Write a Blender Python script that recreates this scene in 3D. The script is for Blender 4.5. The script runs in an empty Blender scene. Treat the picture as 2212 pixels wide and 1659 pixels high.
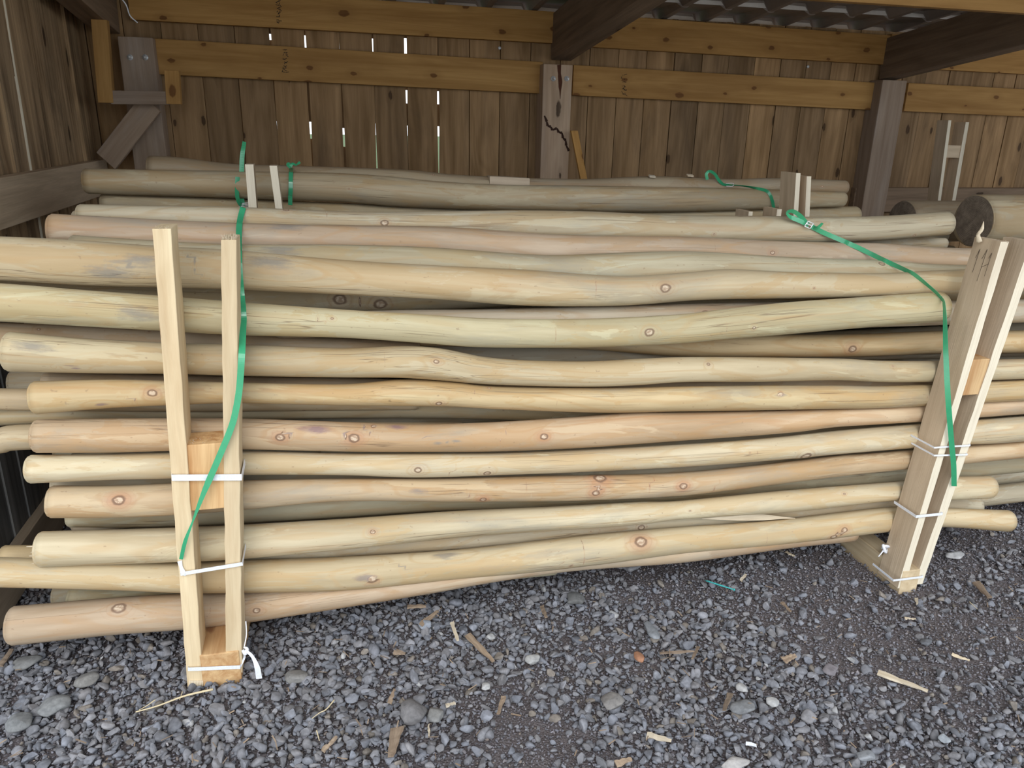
import bpy, math, random
import numpy as np
from mathutils import Vector, Matrix
R_ = random.Random(7)
NR = np.random.RandomState(11)
scene = bpy.context.scene
COL = scene.collection

# ------------------------------------------------------------------ camera
IW, IH, F = 2212, 1659, 1650.0
pit, yaw, rol = (math.radians(a) for a in (18.9, 13.9, 1.25))
CAM = np.array([0.0, 0.0, 1.6])
fw = np.array([math.sin(yaw)*math.cos(pit), math.cos(yaw)*math.cos(pit), -math.sin(pit)])
r0 = np.array([math.cos(yaw), -math.sin(yaw), 0.0]); u0 = np.cross(r0, fw)
rt = math.cos(rol)*r0 + math.sin(rol)*u0
up = -math.sin(rol)*r0 + math.cos(rol)*u0
cd = bpy.data.cameras.new('camera'); cam = bpy.data.objects.new('camera', cd); COL.objects.link(cam)
cd.sensor_fit = 'HORIZONTAL'; cd.sensor_width = 36.0; cd.lens = 36.0*F/IW; cd.clip_start = 0.02
cam.matrix_world = Matrix(((rt[0], up[0], -fw[0], CAM[0]), (rt[1], up[1], -fw[1], CAM[1]), (rt[2], up[2], -fw[2], CAM[2]), (0, 0, 0, 1)))
scene.camera = cam

# ------------------------------------------------------------------ light
world = bpy.data.worlds.new('overcast_sky'); scene.world = world; world.use_nodes = True
wn = world.node_tree; wn.nodes.clear()
wo = wn.nodes.new('ShaderNodeOutputWorld'); wb = wn.nodes.new('ShaderNodeBackground')
tc = wn.nodes.new('ShaderNodeTexCoord'); sx = wn.nodes.new('ShaderNodeSeparateXYZ'); cr = wn.nodes.new('ShaderNodeValToRGB')
wn.links.new(tc.outputs['Generated'], sx.inputs[0]); wn.links.new(sx.outputs[2], cr.inputs[0])
cr.color_ramp.elements[0].position = 0.0; cr.color_ramp.elements[0].color = (0.87, 0.94, 1.0, 1)
cr.color_ramp.elements[1].position = 0.7; cr.color_ramp.elements[1].color = (0.84, 0.92, 1.0, 1)
wn.links.new(cr.outputs[0], wb.inputs[0]); wb.inputs[1].default_value = 1.0
wn.links.new(wb.outputs[0], wo.inputs[0])
sd = bpy.data.lights.new('sun', 'SUN'); sd.energy = 0.8; sd.angle = math.radians(40); sd.color = (1.0, 0.97, 0.92)
sun = bpy.data.objects.new('sun', sd); COL.objects.link(sun)
sun.rotation_euler = Vector((-0.25, -1.0, 0.75)).to_track_quat('Z', 'Y').to_euler()
scene.view_settings.view_transform = 'Standard'; scene.view_settings.look = 'None'
scene.view_settings.gamma = 1.0; scene.view_settings.use_curve_mapping = False
scene.view_settings.exposure = 1.05

# ------------------------------------------------------------------ helpers
def ray(x, y):
    d = fw*F + rt*(x-IW/2) - up*(y-IH/2); return d/F
def onY(x, y, Y):
    d = ray(x, y); return CAM + d*(Y/d[1])
def onX(x, y, X):
    d = ray(x, y); return CAM + d*(X/d[0])
def onZ(x, y, Z=0.0):
    d = ray(x, y); return CAM + d*((Z-CAM[2])/d[2])
def zc(P): return float((np.asarray(P)-CAM)@fw)
def nrm(v): v = np.asarray(v, float); return v/max(1e-9, np.linalg.norm(v))

def s2l(c):
    c = c/255.0; return c/12.92 if c <= 0.04045 else ((c+0.055)/1.055)**2.4
def rgb(r, g, b): return (s2l(r), s2l(g), s2l(b), 1.0)

class MB:
    def __init__(s): s.v = []; s.f = []; s.gc = []; s.kn = []; s.tone = []; s.sm = []
    def add(s, vs, fs, gc=None, kn=None, tone=0.5, smooth=False):
        b = len(s.v); n = len(vs)
        s.v.extend([tuple(map(float, p)) for p in vs]); s.f.extend([tuple(b+i for i in f) for f in fs])
        if gc is None: gc = [(p[0], p[1], p[2]) for p in vs]
        s.gc.extend([tuple(map(float, g)) for g in gc])
        s.kn.extend(kn if kn is not None else [(9.0, 9.0, 0.0)]*n)
        s.tone.extend([tone]*n); s.sm.extend([smooth]*len(fs))
    def build(s, name, mat, parent=None, loc=None, bevel=0.0, color=None):
        loc = np.zeros(3) if loc is None else np.asarray(loc, float)
        off = loc.copy()
        if parent is not None:
            pw = np.array(parent.get('_loc', (0, 0, 0)), float)
            off = pw; 
        me = bpy.data.meshes.new(name)
        V = np.array(s.v)-off
        me.from_pydata(V.tolist(), [], s.f)
        me.polygons.foreach_set('use_smooth', s.sm)
        a = me.attributes.new('gc', 'FLOAT_VECTOR', 'POINT'); a.data.foreach_set('vector', np.array(s.gc, float).ravel())
        a = me.attributes.new('tone', 'FLOAT', 'POINT'); a.data.foreach_set('value', np.array(s.tone, float))
        a = me.attributes.new('kn', 'FLOAT_VECTOR', 'POINT'); a.data.foreach_set('vector', np.array(s.kn, float).ravel())
        me.materials.append(mat); me.update()
        o = bpy.data.objects.new(name, me); COL.objects.link(o)
        if parent is not None: o.parent = parent
        else: o.location = loc
        if color is not None: o.color = color
        if bevel:
            m = o.modifiers.new('bevel', 'BEVEL'); m.width = bevel; m.segments = 2; m.limit_method = 'ANGLE'; m.angle_limit = math.radians(40)
        return o

def empty(name, loc):
    o = bpy.data.objects.new(name, None); COL.objects.link(o); o.location = tuple(map(float, loc))
    o['_loc'] = [float(a) for a in loc]; o.empty_display_size = 0.05; return o
def tag(o, label=None, cat=None, group=None, kind=None):
    if label: o['label'] = label
    if cat: o['category'] = cat
    if group: o['group'] = group
    if kind: o['kind'] = kind
    return o

def add_stick(mb, P0, P1, w, d, wdir=(1, 0, 0), ddir=(0, 1, 0), seg=1, rough=0.0, tone=None, taper=1.0, cut0=0.0, cut1=0.0, edge=False):
    """bar from P0 to P1 (centres of its front face); w across, d back along ddir"""
    P0 = np.asarray(P0, float); P1 = np.asarray(P1, float); wd = nrm(wdir); dd = nrm(ddir)
    L = np.linalg.norm(P1-P0); ax = (P1-P0)/max(L, 1e-9)
    tone = R_.random() if tone is None else tone
    ro = np.array([R_.uniform(0, 40), R_.uniform(-5, 5), R_.uniform(-5, 5)])
    vs = []; gc = []
    for i in range(seg+1):
        t = i/seg; ww = w*(1+(taper-1)*t)
        for (a, b) in ((-.5, 0), (.5, 0), (.5, 1), (-.5, 1)):
            q = P0+(P1-P0)*t + wd*(a*ww) + dd*(b*d)
            if i == 0 and cut0: q = q + ax*cut0*(a+.5)
            if i == seg and cut1: q = q - ax*cut1*(a+.5)
            if rough: q = q + wd*R_.uniform(-rough, rough) + dd*R_.uniform(-rough, rough)*.5
            vs.append(q); gc.append(ro+np.array([t*L, a*w, b*d]))
    fs = [(3, 2, 1, 0)]
    for i in range(seg):
        b = i*4
        for k in range(4):
            if edge and k == 0: continue
            fs.append((b+k, b+(k+1) % 4, b+4+(k+1) % 4, b+4+k))
    b = seg*4; fs.append((b, b+1, b+2, b+3))
    if edge:
        ev = [vs[i*4+q] for i in range(seg+1) for q in (0, 1)]; eg = [gc[i*4+q] for i in range(seg+1) for q in (0, 1)]
        mb.add(ev, [(2*i, 2*i+1, 2*i+3, 2*i+2) for i in range(seg)], eg, tone=2.0)
    # orientation check
    if np.dot(np.cross(wd, dd), ax) < 0: fs = [tuple(reversed(f)) for f in fs]
    mb.add(vs, fs, gc, tone=tone)

def stick_obj(name, P0, P1, w, d, mat, parent=None, bevel=0.002, **k):
    mb = MB(); add_stick(mb, P0, P1, w, d, **k)
    return mb.build(name, mat, parent, loc=None if parent is not None else P0, bevel=bevel)

def smooth_path(pts, n):
    """Catmull-Rom through rows of pts (k, m)"""
    pts = np.asarray(pts, float); k = len(pts)
    if k == 2: return pts[0]+(pts[1]-pts[0])*np.linspace(0, 1, n)[:, None]
    P = np.vstack([2*pts[0]-pts[1], pts, 2*pts[-1]-pts[-2]])
    s = np.concatenate([[0], np.cumsum(np.linalg.norm(np.diff(pts[:, :3], axis=0), axis=1))]); s /= s[-1]
    out = []
    for t in np.linspace(0, 1, n):
        i = min(k-2, int(np.searchsorted(s, t, side='right')-1)); u = (t-s[i])/max(1e-9, s[i+1]-s[i])
        a, b, c, d = P[i], P[i+1], P[i+2], P[i+3]
        out.append(0.5*((2*b)+(-a+c)*u+(2*a-5*b+4*c-d)*u*u+(-a+3*b-3*c+d)*u**3))
    return np.array(out)

def ribbon(mb, pts, width, thick=0.0008, n=60, tone=0.5, angles=None, sidevec=None, closed=False):
    """flat band along 3D pts; its width lies across the view unless sidevec is given; angles twist it"""
    pts = np.asarray(pts, float)
    P = smooth_path(pts, n) if n else pts
    m = len(P)
    A = np.interp(np.linspace(0, 1, m), np.linspace(0, 1, len(angles)), angles) if angles is not None else np.zeros(m)
    Wd = np.interp(np.linspace(0, 1, m), np.linspace(0, 1, len(width)), width) if hasattr(width, '__len__') else np.full(m, width)
    vs = []; gc = []; s = 0
    for i in range(m):
        if closed: T = nrm(P[(i+1) % m]-P[i-1])
        else: T = nrm(P[min(m-1, i+1)]-P[max(0, i-1)])
        if sidevec is not None:
            sd_ = nrm(np.asarray(sidevec)-T*np.dot(sidevec, T)); nn = np.cross(T, sd_)
        else:
            vw = nrm(P[i]-CAM); sd_ = nrm(np.cross(T, vw)); nn = np.cross(T, sd_)
        c, q = math.cos(A[i]), math.sin(A[i]); e1 = sd_*c+nn*q; e2 = -sd_*q+nn*c
        if i: s += np.linalg.norm(P[i]-P[i-1])
        for (a, b) in ((-.5, -.5), (.5, -.5), (.5, .5), (-.5, .5)):
            vs.append(P[i]+e1*a*Wd[i]+e2*b*thick); gc.append((s, a*Wd[i], b*thick))
    fs = []
    rng = m if closed else m-1
    for i in range(rng):
        b = i*4; c = ((i+1) % m)*4
        for k in range(4): fs.append((b+k, c+k, c+(k+1) % 4, b+(k+1) % 4))
    if not closed: fs += [(0, 1, 2, 3), ((m-1)*4+3, (m-1)*4+2, (m-1)*4+1, (m-1)*4)]
    mb.add(vs, fs, gc, tone=tone)

def tube(mb, pts, r, n=8, seg=30, tone=0.5):
    pts = np.asarray(pts, float); P = smooth_path(pts, seg)
    rr = np.interp(np.linspace(0, 1, seg), np.linspace(0, 1, len(r)), r) if hasattr(r, '__len__') else np.full(seg, r)
    vs = []; gc = []; s = 0
    for i in range(seg):
        T = nrm(P[min(seg-1, i+1)]-P[max(0, i-1)]); a = nrm(np.cross(T, (0.1, 0.2, 1.0))); b = np.cross(T, a)
        if i: s += np.linalg.norm(P[i]-P[i-1])
        for k in range(n):
            th = 2*math.pi*k/n; vs.append(P[i]+(a*math.cos(th)+b*math.sin(th))*rr[i]); gc.append((s, rr[i]*math.cos(th), rr[i]*math.sin(th)))
    fs = [(i*n+k, i*n+(k+1) % n, (i+1)*n+(k+1) % n, (i+1)*n+k) for i in range(seg-1) for k in range(n)]
    fs += [tuple(range(n-1, -1, -1)), tuple((seg-1)*n+k for k in range(n))]
    mb.add(vs, fs, gc, tone=tone, smooth=True)

# ------------------------------------------------------------------ materials
class NT:
    def __init__(s, name):
        s.m = bpy.data.materials.new(name); s.m.use_nodes = True; s.t = s.m.node_tree; s.t.nodes.clear()
        s.out = s.t.nodes.new('ShaderNodeOutputMaterial'); s.b = s.t.nodes.new('ShaderNodeBsdfPrincipled')
        s.t.links.new(s.b.outputs[0], s.out.inputs[0])
    def n(s, ty, **k):
        o = s.t.nodes.new(ty)
        for a, v in k.items(): setattr(o, a, v)
        return o
    def set(s, sock, v):
        if isinstance(v, bpy.types.NodeSocket): s.t.links.new(v, sock)
        else: sock.default_value = v
    def math(s, op, a, b=0.0, c=None, clamp=False):
        o = s.n('ShaderNodeMath', operation=op); o.use_clamp = clamp; s.set(o.inputs[0], a); s.set(o.inputs[1], b)
        if c is not None: s.set(o.inputs[2], c)
        return o.outputs[0]
    def vmul(s, a, v):
        o = s.n('ShaderNodeVectorMath', operation='MULTIPLY'); s.set(o.inputs[0], a); o.inputs[1].default_value = v; return o.outputs[0]
    def vadd(s, a, b):
        o = s.n('ShaderNodeVectorMath', operation='ADD'); s.set(o.inputs[0], a); s.set(o.inputs[1], b); return o.outputs[0]
    def attr(s, nm, out='Vector'):
        o = s.n('ShaderNodeAttribute'); o.attribute_name = nm; return o.outputs[out]
    def noise(s, vec, scale=1.0, detail=4.0, rough=0.55, dist=0.0, out=0):
        o = s.n('ShaderNodeTexNoise'); s.set(o.inputs['Vector'], vec); o.inputs['Scale'].default_value = scale
        o.inputs['Detail'].default_value = detail; o.inputs['Roughness'].default_value = rough; o.inputs['Distortion'].default_value = dist
        return o.outputs[out]
    def ramp(s, fac, stops, mode='LINEAR'):
        o = s.n('ShaderNodeValToRGB'); s.set(o.inputs[0], fac); e = o.color_ramp.elements; o.color_ramp.interpolation = mode
        while len(e) < len(stops): e.new(0.5)
        for i, (p, c) in enumerate(stops):
            e[i].position = p; e[i].color = c if hasattr(c, '__len__') else (c, c, c, 1)
        return o.outputs[0]
    def mix(s, fac, a, b, mode='MIX'):
        o = s.n('ShaderNodeMix', data_type='RGBA', blend_type=mode); s.set(o.inputs[0], fac); s.set(o.inputs[6], a); s.set(o.inputs[7], b); return o.outputs[2]
    def maprange(s, v, a, b, c, d):
        o = s.n('ShaderNodeMapRange'); s.set(o.inputs[0], v); o.inputs[1].default_value = a; o.inputs[2].default_value = b; o.inputs[3].default_value = c; o.inputs[4].default_value = d; return o.outputs[0]
    def bump(s, h, strength=0.3, dist=0.002):
        o = s.n('ShaderNodeBump'); o.inputs['Strength'].default_value = strength; o.inputs['Distance'].default_value = dist; s.set(o.inputs['Height'], h); s.t.links.new(o.outputs[0], s.b.inputs['Normal'])
    def fin(s, col, rough=0.7, spec=0.3, metal=0.0):
        s.set(s.b.inputs['Base Color'], col); s.set(s.b.inputs['Roughness'], rough); s.b.inputs['Specular IOR Level'].default_value = spec; s.b.inputs['Metallic'].default_value = metal
        return s.m

def mat_log():
    t = NT('peeled_pine')
    g = t.attr('gc'); kn = t.attr('kn')
    oc = t.n('ShaderNodeObjectInfo'); base = oc.outputs['Color']
    sp = t.n('ShaderNodeSeparateXYZ'); t.set(sp.inputs[0], kn)
    r2 = t.math('ADD', t.math('MULTIPLY', sp.outputs[0], sp.outputs[0]), t.math('MULTIPLY', sp.outputs[1], sp.outputs[1]))
    r = t.math('SQRT', r2)
    halo = t.math('EXPONENT', t.math('MULTIPLY', r2, -0.12))
    # long soft streaks
    n1 = t.noise(t.vmul(g, (1.3, 16, 16)), 1, 5, .6, .3)
    n2 = t.noise(t.vmul(g, (0.9, 5, 5)), 1, 3, .5, .6)
    col = t.mix(t.maprange(n1, .3, .7, 0, 1), t.mix(1.0, base, (.70, .64, .57, 1), 'MULTIPLY'), t.mix(1.0, base, (1.14, 1.15, 1.19, 1), 'MULTIPLY'))
    # cathedral figure that bends round the knots
    fld = t.math('ADD', t.math('MULTIPLY', t.noise(t.vmul(g, (0.9, 7, 7)), 1, 2, .5, .4), 9.0), t.math('MULTIPLY', halo, 1.5))
    band = t.math('SINE', t.math('MULTIPLY', fld, 6.0))
    col = t.mix(t.maprange(band, .5, 1.0, 0, .42), col, t.mix(1.0, base, (.86, .68, .5, 1), 'MULTIPLY'))
    wz = t.noise(t.vadd(t.vmul(g, (.8, 4, 4)), (11, 2, 6)), 1, 4, .6, .4)
    col = t.mix(t.maprange(wz, .42, .66, 0, .45), col, t.mix(1.0, base, (.84, .86, .88, 1), 'MULTIPLY'))
    rg = t.noise(t.vadd(t.vmul(g, (1.0, 28, 28)), (1, 4, 8)), 1, 4, .6, .5)
    col = t.mix(t.maprange(rg, .56, .68, 0, .35), col, t.mix(1.0, base, (.84, .58, .40, 1), 'MULTIPLY'))
    # leftover inner bark in ragged patches
    pt = t.noise(t.vadd(t.vmul(g, (2.2, 11, 11)), (7.3, 1.1, 2.7)), 1, 6, .62, .8)
    col = t.mix(t.maprange(pt, .535, .55, 0, .42), col, t.mix(1.0, base, (.88, .72, .52, 1), 'MULTIPLY'))
    pt2 = t.noise(t.vadd(t.vmul(g, (1.7, 9, 9)), (17.3, 4.1, 9.7)), 1, 6, .6, .8)
    col = t.mix(t.maprange(pt2, .58, .60, 0, .5), col, t.mix(1.0, base, (1.14, 1.20, 1.24, 1), 'MULTIPLY'))
    # blue-grey mould stain
    st = t.noise(t.vadd(t.vmul(g, (1.8, 8, 8)), (31.0, 3.0, 5.0)), 1, 7, .68, .3)
    col = t.mix(t.maprange(st, .54, .72, 0, .55), col, (.28, .275, .24, 1))
    # drying checks
    ck = t.noise(t.vmul(g, (0.7, 55, 55)), 1, 2, .5, 0)
    ckm = t.noise(t.vadd(t.vmul(g, (1.1, 6, 6)), (3, 8, 1)), 1, 1, .5, 0)
    ckf = t.math('MULTIPLY', t.maprange(t.math('ABSOLUTE', t.math('SUBTRACT', ck, .5)), 0, .012, 1, 0), t.maprange(ckm, .54, .6, 0, .6))
    col = t.mix(ckf, col, (.16, .10, .06, 1))
    spk = t.noise(t.vmul(g, (60, 110, 110)), 1, 2, .5, 0)
    col = t.mix(t.maprange(spk, .70, .76, 0, .45), col, (.24, .15, .09, 1))
    # knots
    wob = t.math('ADD', r, t.math('MULTIPLY', t.math('SUBTRACT', t.noise(t.vmul(g, (40, 80, 80)), 1, 3), .5), .7))
    isst = t.math('GREATER_THAN', sp.outputs[2], 2.5)
    has = t.math('SUBTRACT', t.math('GREATER_THAN', sp.outputs[2], 0.01), isst)
    scol_ = t.mix(t.math('MULTIPLY', t.math('FRACT', sp.outputs[2]), 1.0), (.20, .20, .185, 1), (.17, .09, .15, 1))
    wst = t.math('ADD', r, t.math('MULTIPLY', t.math('SUBTRACT', t.noise(t.vmul(g, (22, 90, 90)), 1, 5, .7), .5), 2.6))
    col = t.mix(t.math('MULTIPLY', isst, t.maprange(wst, 1.25, .35, 0, .62)), col, scol_)
    red = t.math('MULTIPLY', t.math('MULTIPLY', t.maprange(wob, 3.4, 1.0, 0, .55), has), t.math('FRACT', sp.outputs[2]))
    col = t.mix(red, col, (.42, .17, .09, 1))
    ringc = t.math('SINE', t.math('MULTIPLY', wob, 7.0))
    col = t.mix(t.math('MULTIPLY', has, t.math('MULTIPLY', t.maprange(ringc, .5, 1, 0, .35), t.maprange(wob, 3.6, 1.2, 0, 1))), col, (.36, .21, .12, 1))
    col = t.mix(t.math('MULTIPLY', has, t.maprange(t.math('ABSOLUTE', t.math('SUBTRACT', wob, .95)), .38, .08, 0, .8)), col, (.15, .09, .06, 1))
    core = t.math('MULTIPLY', has, t.maprange(wob, .8, .6, 0, .8))
    col = t.mix(core, col, t.mix(t.maprange(t.noise(t.vmul(g, (90, 160, 160)), 1, 2), .45, .55, 0, 1), (.36, .25, .17, 1), (.60, .49, .37, 1)))
    h = t.math('ADD', t.math('ADD', t.math('MULTIPLY', n1, .7), t.math('MULTIPLY', pt, .5)), t.math('MULTIPLY', ckf, -1.5))
    h = t.math('ADD', h, t.math('MULTIPLY', t.noise(t.vmul(g, (25, 60, 60)), 1, 3), .35))
    t.bump(h, .45, .004)
    return t.fin(col, .62, .3)

def mat_board(name, dark, light, knots=0.5, streak=(1.0, 22, 22), stain=0.4, staincol=(.05, .04, .03, 1), useobj=False, rough=.8, bumpd=.003, kcol=(.035, .018, .008, 1), kscale=(2.6, 8, 8)):
    t = NT(name); g = t.attr('gc'); tone = t.attr('tone', 'Fac')
    n1 = t.noise(t.vmul(g, streak), 1, 6, .62, .35)
    fld = t.noise(t.vmul(g, (.7, 6, 6)), 1, 2, .5, .5)
    band = t.math('SINE', t.math('MULTIPLY', fld, 60.0))
    f = t.math('ADD', t.maprange(n1, .3, .72, 0, 1), t.math('MULTIPLY', band, .10))
    col = t.mix(f, dark, light)
    col = t.mix(t.maprange(tone, 0, 1, 0, 1), t.mix(1.0, col, (.72, .72, .74, 1), 'MULTIPLY'), t.mix(1.0, col, (1.18, 1.14, 1.08, 1), 'MULTIPLY'))
    col = t.mix(t.math('GREATER_THAN', tone, 1.5), col, (.70, .63, .50, 1))
    st = t.noise(t.vadd(t.vmul(g, (1.1, 5, 5)), (5, 9, 2)), 1, 5, .65, .5)
    col = t.mix(t.maprange(st, .5, .72, 0, stain), col, staincol)
    if knots > 0:
        vo = t.n('ShaderNodeTexVoronoi', voronoi_dimensions='2D'); vo.inputs['Scale'].default_value = 1.0
        wv = t.vadd(t.vmul(g, kscale), t.vmul(t.noise(t.vmul(g, (30, 60, 60)), 1, 3, out=1), (.10, .10, .10)))
        t.set(vo.inputs['Vector'], wv)
        cs = t.n('ShaderNodeSeparateColor'); t.set(cs.inputs[0], vo.outputs['Color'])
        on = t.math('LESS_THAN', cs.outputs[0], knots)
        size = t.maprange(cs.outputs[1], 0, 1, .04, .13)
        q = t.math('DIVIDE', vo.outputs['Distance'], size)
        kf = t.math('MULTIPLY', on, t.maprange(q, 1.15, .85, 0, .85))
        hf = t.math('MULTIPLY', on, t.maprange(q, 3.5, 1.0, 0, .35))
        col = t.mix(hf, col, t.mix(.5, dark, kcol)); col = t.mix(kf, col, kcol)
    fine = t.noise(t.vmul(g, (6, 220, 220)), 1, 2, .5, 0)
    col = t.mix(t.maprange(fine, .5, .75, 0, .3), col, dark)
    if useobj:   # boards mixed towards blue-grey in their lower part
        ge = t.n('ShaderNodeNewGeometry'); sz = t.n('ShaderNodeSeparateXYZ'); t.set(sz.inputs[0], ge.outputs['Position'])
        zz = t.math('ADD', sz.outputs[2], t.math('MULTIPLY', n1, .25))
        col = t.mix(t.maprange(zz, 1.22, 1.08, 0, .85), col, t.mix(f, (.055, .062, .068, 1), (.21, .23, .245, 1)))
    t.bump(t.math('ADD', n1, t.math('MULTIPLY', fine, .5)), .4, bumpd)
    return t.fin(col, rough, .25)

M = {}
M['log'] = mat_log()
M['plank'] = mat_board('weathered_wall_board', (.20, .118, .052, 1), (.46, .295, .155, 1), knots=.22, streak=(.8, 13, 13), stain=.6, staincol=(.11, .07, .04, 1), kcol=(.05, .025, .012, 1), kscale=(4.0, 9, 9))
M['plank_left'] = mat_board('water_streaked_wall_board', (.19, .12, .065, 1), (.62, .44, .26, 1), knots=.2, streak=(.8, 22, 22), stain=.8, useobj=True, staincol=(.06, .043, .028, 1))
M['beam'] = mat_board('amber_pine_beam', (.36, .19, .058, 1), (.54, .315, .11, 1), knots=.6, stain=.25, staincol=(.16, .065, .02, 1), kcol=(.13, .05, .015, 1), kscale=(4.5, 8, 8))
M['post'] = mat_board('brown_sawn_post', (.32, .225, .155, 1), (.50, .38, .28, 1), knots=.15, stain=.35, staincol=(.42, .38, .35, 1))
M['rafter'] = mat_board('dark_rafter_wood', (.15, .105, .07, 1), (.28, .20, .14, 1), knots=.12, stain=.3, staincol=(.12, .08, .055, 1))
M['lumber'] = mat_board('fresh_sawn_lumber', (.52, .40, .25, 1), (.72, .61, .42, 1), knots=.08, streak=(2.0, 26, 26), stain=.18, staincol=(.5, .27, .13, 1), rough=.7, kcol=(.25, .13, .06, 1))
M['lumber_grey'] = mat_board('greyed_sawn_lumber', (.42, .33, .235, 1), (.62, .51, .38, 1), knots=.08, streak=(1.5, 20, 20), stain=.35, staincol=(.30, .20, .13, 1), rough=.75, kcol=(.12, .07, .04, 1))
M['block'] = mat_board('orange_grained_block', (.45, .24, .10, 1), (.74, .52, .28, 1), knots=.1, streak=(2.0, 35, 35), stain=.3, staincol=(.32, .13, .05, 1), kcol=(.2, .09, .04, 1))
M['chip'] = mat_board('splintered_wood', (.20, .145, .105, 1), (.40, .315, .235, 1), knots=0, streak=(8, 80, 80), stain=.3)
M['pale_chip'] = mat_board('pale_split_wood', (.50, .41, .29, 1), (.74, .66, .52, 1), knots=0, streak=(5, 80, 80), stain=.05)

def simple(name, c, rough=.5, spec=.4, metal=0.0, var=.12, scale=60):
    t = NT(name); n = t.noise(t.attr('gc'), scale, 3, .6)
    d = (c[0]*(1-var), c[1]*(1-var), c[2]*(1-var), 1); l = (min(1, c[0]*(1+var)), min(1, c[1]*(1+var)), min(1, c[2]*(1+var)), 1)
    return t.fin(t.mix(n, d, l), rough, spec, metal)
M['strap'] = simple('green_plastic_strap', (.045, .34, .165), .2, .8)
M['twine'] = simple('white_plastic_twine', (.72, .74, .80), .35, .5, var=.25, scale=200)
M['steel'] = simple('galvanised_steel', (.78, .80, .82), .3, .8, .35)
M['ink'] = simple('dark_ink', (.035, .022, .014), .8)
M['rust'] = simple('rust_stain', (.085, .028, .012), .85, var=.3)
M['crackdark'] = simple('dark_crack', (.045, .02, .012), .95, var=.3)
M['screw'] = simple('turquoise_coated_screw', (.05, .42, .42), .35, .5)
M['plaster'] = simple('pale_stone', (.55, .53, .52), .9, .2, var=.2, scale=40)
M['straw'] = simple('dry_straw', (.62, .52, .34), .8, .2)

def mat_stone(name, useobj=False, sc=1.0):
    t = NT(name)
    if useobj:
        oi = t.n('ShaderNodeObjectInfo'); base = oi.outputs['Color']; g = t.attr('gc')
    else:
        base = t.attr('scol', 'Color'); ge = t.n('ShaderNodeNewGeometry'); g = ge.outputs['Position']
    n = t.noise(g, 55*sc, 5, .65, .3); n2 = t.noise(g, 260*sc, 3, .6)
    col = t.mix(t.maprange(n, .3, .7, 0, 1), t.mix(1.0, base, (.70, .70, .70, 1), 'MULTIPLY'), t.mix(1.0, base, (1.35, 1.34, 1.32, 1), 'MULTIPLY'))
    col = t.mix(t.maprange(n2, .62, .75, 0, .35), col, (.33, .33, .34, 1))
    t.bump(t.math('ADD', n, t.math('MULTIPLY', n2, .4)), .5, .002)
    return t.fin(col, .78, .3)
M['gravel'] = mat_stone('grey_gravel_stone'); M['stone'] = mat_stone('large_grey_stone', True)

def mat_dirt():
    t = NT('dark_grit_soil'); ge = t.n('ShaderNodeNewGeometry'); g = ge.outputs['Position']
    n = t.noise(g, 9, 6, .65); n2 = t.noise(g, 180, 4, .7)
    vo = t.n('ShaderNodeTexVoronoi'); vo.inputs['Scale'].default_value = 160; t.set(vo.inputs['Vector'], g)
    cs = t.n('ShaderNodeSeparateColor'); t.set(cs.inputs[0], vo.outputs['Color'])
    col = t.mix(t.maprange(n2, .3, .7, 0, 1), (.11, .093, .096, 1), (.235, .205, .21, 1))
    col = t.mix(t.maprange(n, .45, .7, 0, .5), col, (.085, .07, .07, 1))
    col = t.mix(t.maprange(cs.outputs[0], .6, 1.0, 0, .6), col, (.15, .145, .15, 1))
    t.bump(t.math('ADD', n2, t.math('MULTIPLY', vo.outputs['Distance'], -1.0)), .9, .006)
    return t.fin(col, .95, .15)
M['dirt'] = mat_dirt()
def mat_grass():
    t = NT('meadow_grass'); ge = t.n('ShaderNodeNewGeometry'); n = t.noise(ge.outputs['Position'], 3, 6, .7)
    return t.fin(t.mix(n, (.05, .08, .03, 1), (.12, .16, .07, 1)), .9, .2)
M['grass'] = mat_grass()
def mat_yard():
    t = NT('pale_bounce_gravel'); ge = t.n('ShaderNodeNewGeometry'); n = t.noise(ge.outputs['Position'], 40, 6, .7)
    return t.fin(t.mix(n, (.30, .28, .25, 1), (.52, .49, .44, 1)), .95, .1)
M['yard'] = mat_yard()
def mat_roof():
    t = NT('brown_metal_roofing'); ge = t.n('ShaderNodeNewGeometry'); n = t.noise(ge.outputs['Position'], 14, 5, .6)
    return t.fin(t.mix(n, (.22, .18, .155, 1), (.32, .27, .24, 1)), .6, .3, .0)
M['roof'] = mat_roof()
M['steplight'] = simple('step_daylight_paint', (.62, .58, .55), .7, .3, var=.1)  # light tone standing for daylight on the roof steps

# ------------------------------------------------------------------ setting
WY = 4.60; WX = -1.14
def struct(o, name=None): o['kind'] = 'structure'; return o

# floor: gritty soil, slightly uneven near the camera
def floor_h(x, y):
    return 0.008*math.sin(x*3.1+y*1.3)+0.006*math.sin(x*7.7-y*5.1+1)+0.004*math.sin(x*15+y*13)
mb = MB(); nx, ny = 140, 110; xs = np.linspace(-4, 9, nx); ys = np.linspace(.7, 8, ny)
vs = [(x, y, floor_h(x, y)-.012) for y in ys for x in xs]
mb.add(vs, [(j*nx+i, j*nx+i+1, (j+1)*nx+i+1, (j+1)*nx+i) for j in range(ny-1) for i in range(nx-1)], smooth=True)
struct(mb.build('floor', M['dirt']))
mb = MB(); mb.add([(-60, 8, -.3), (60, 8, -.3), (60, 60, .5), (-60, 60, .5)], [(0, 1, 2, 3)])
struct(mb.build('ground_outside', M['grass']))
mb = MB(); mb.add([(-40, -40, -.03), (40, -40, -.03), (40, .75, -.03), (-40, .75, -.03)], [(0, 1, 2, 3)])  # unseen yard, made this pale to bounce light under the roof
struct(mb.build('ground_yard', M['yard']))

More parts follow.
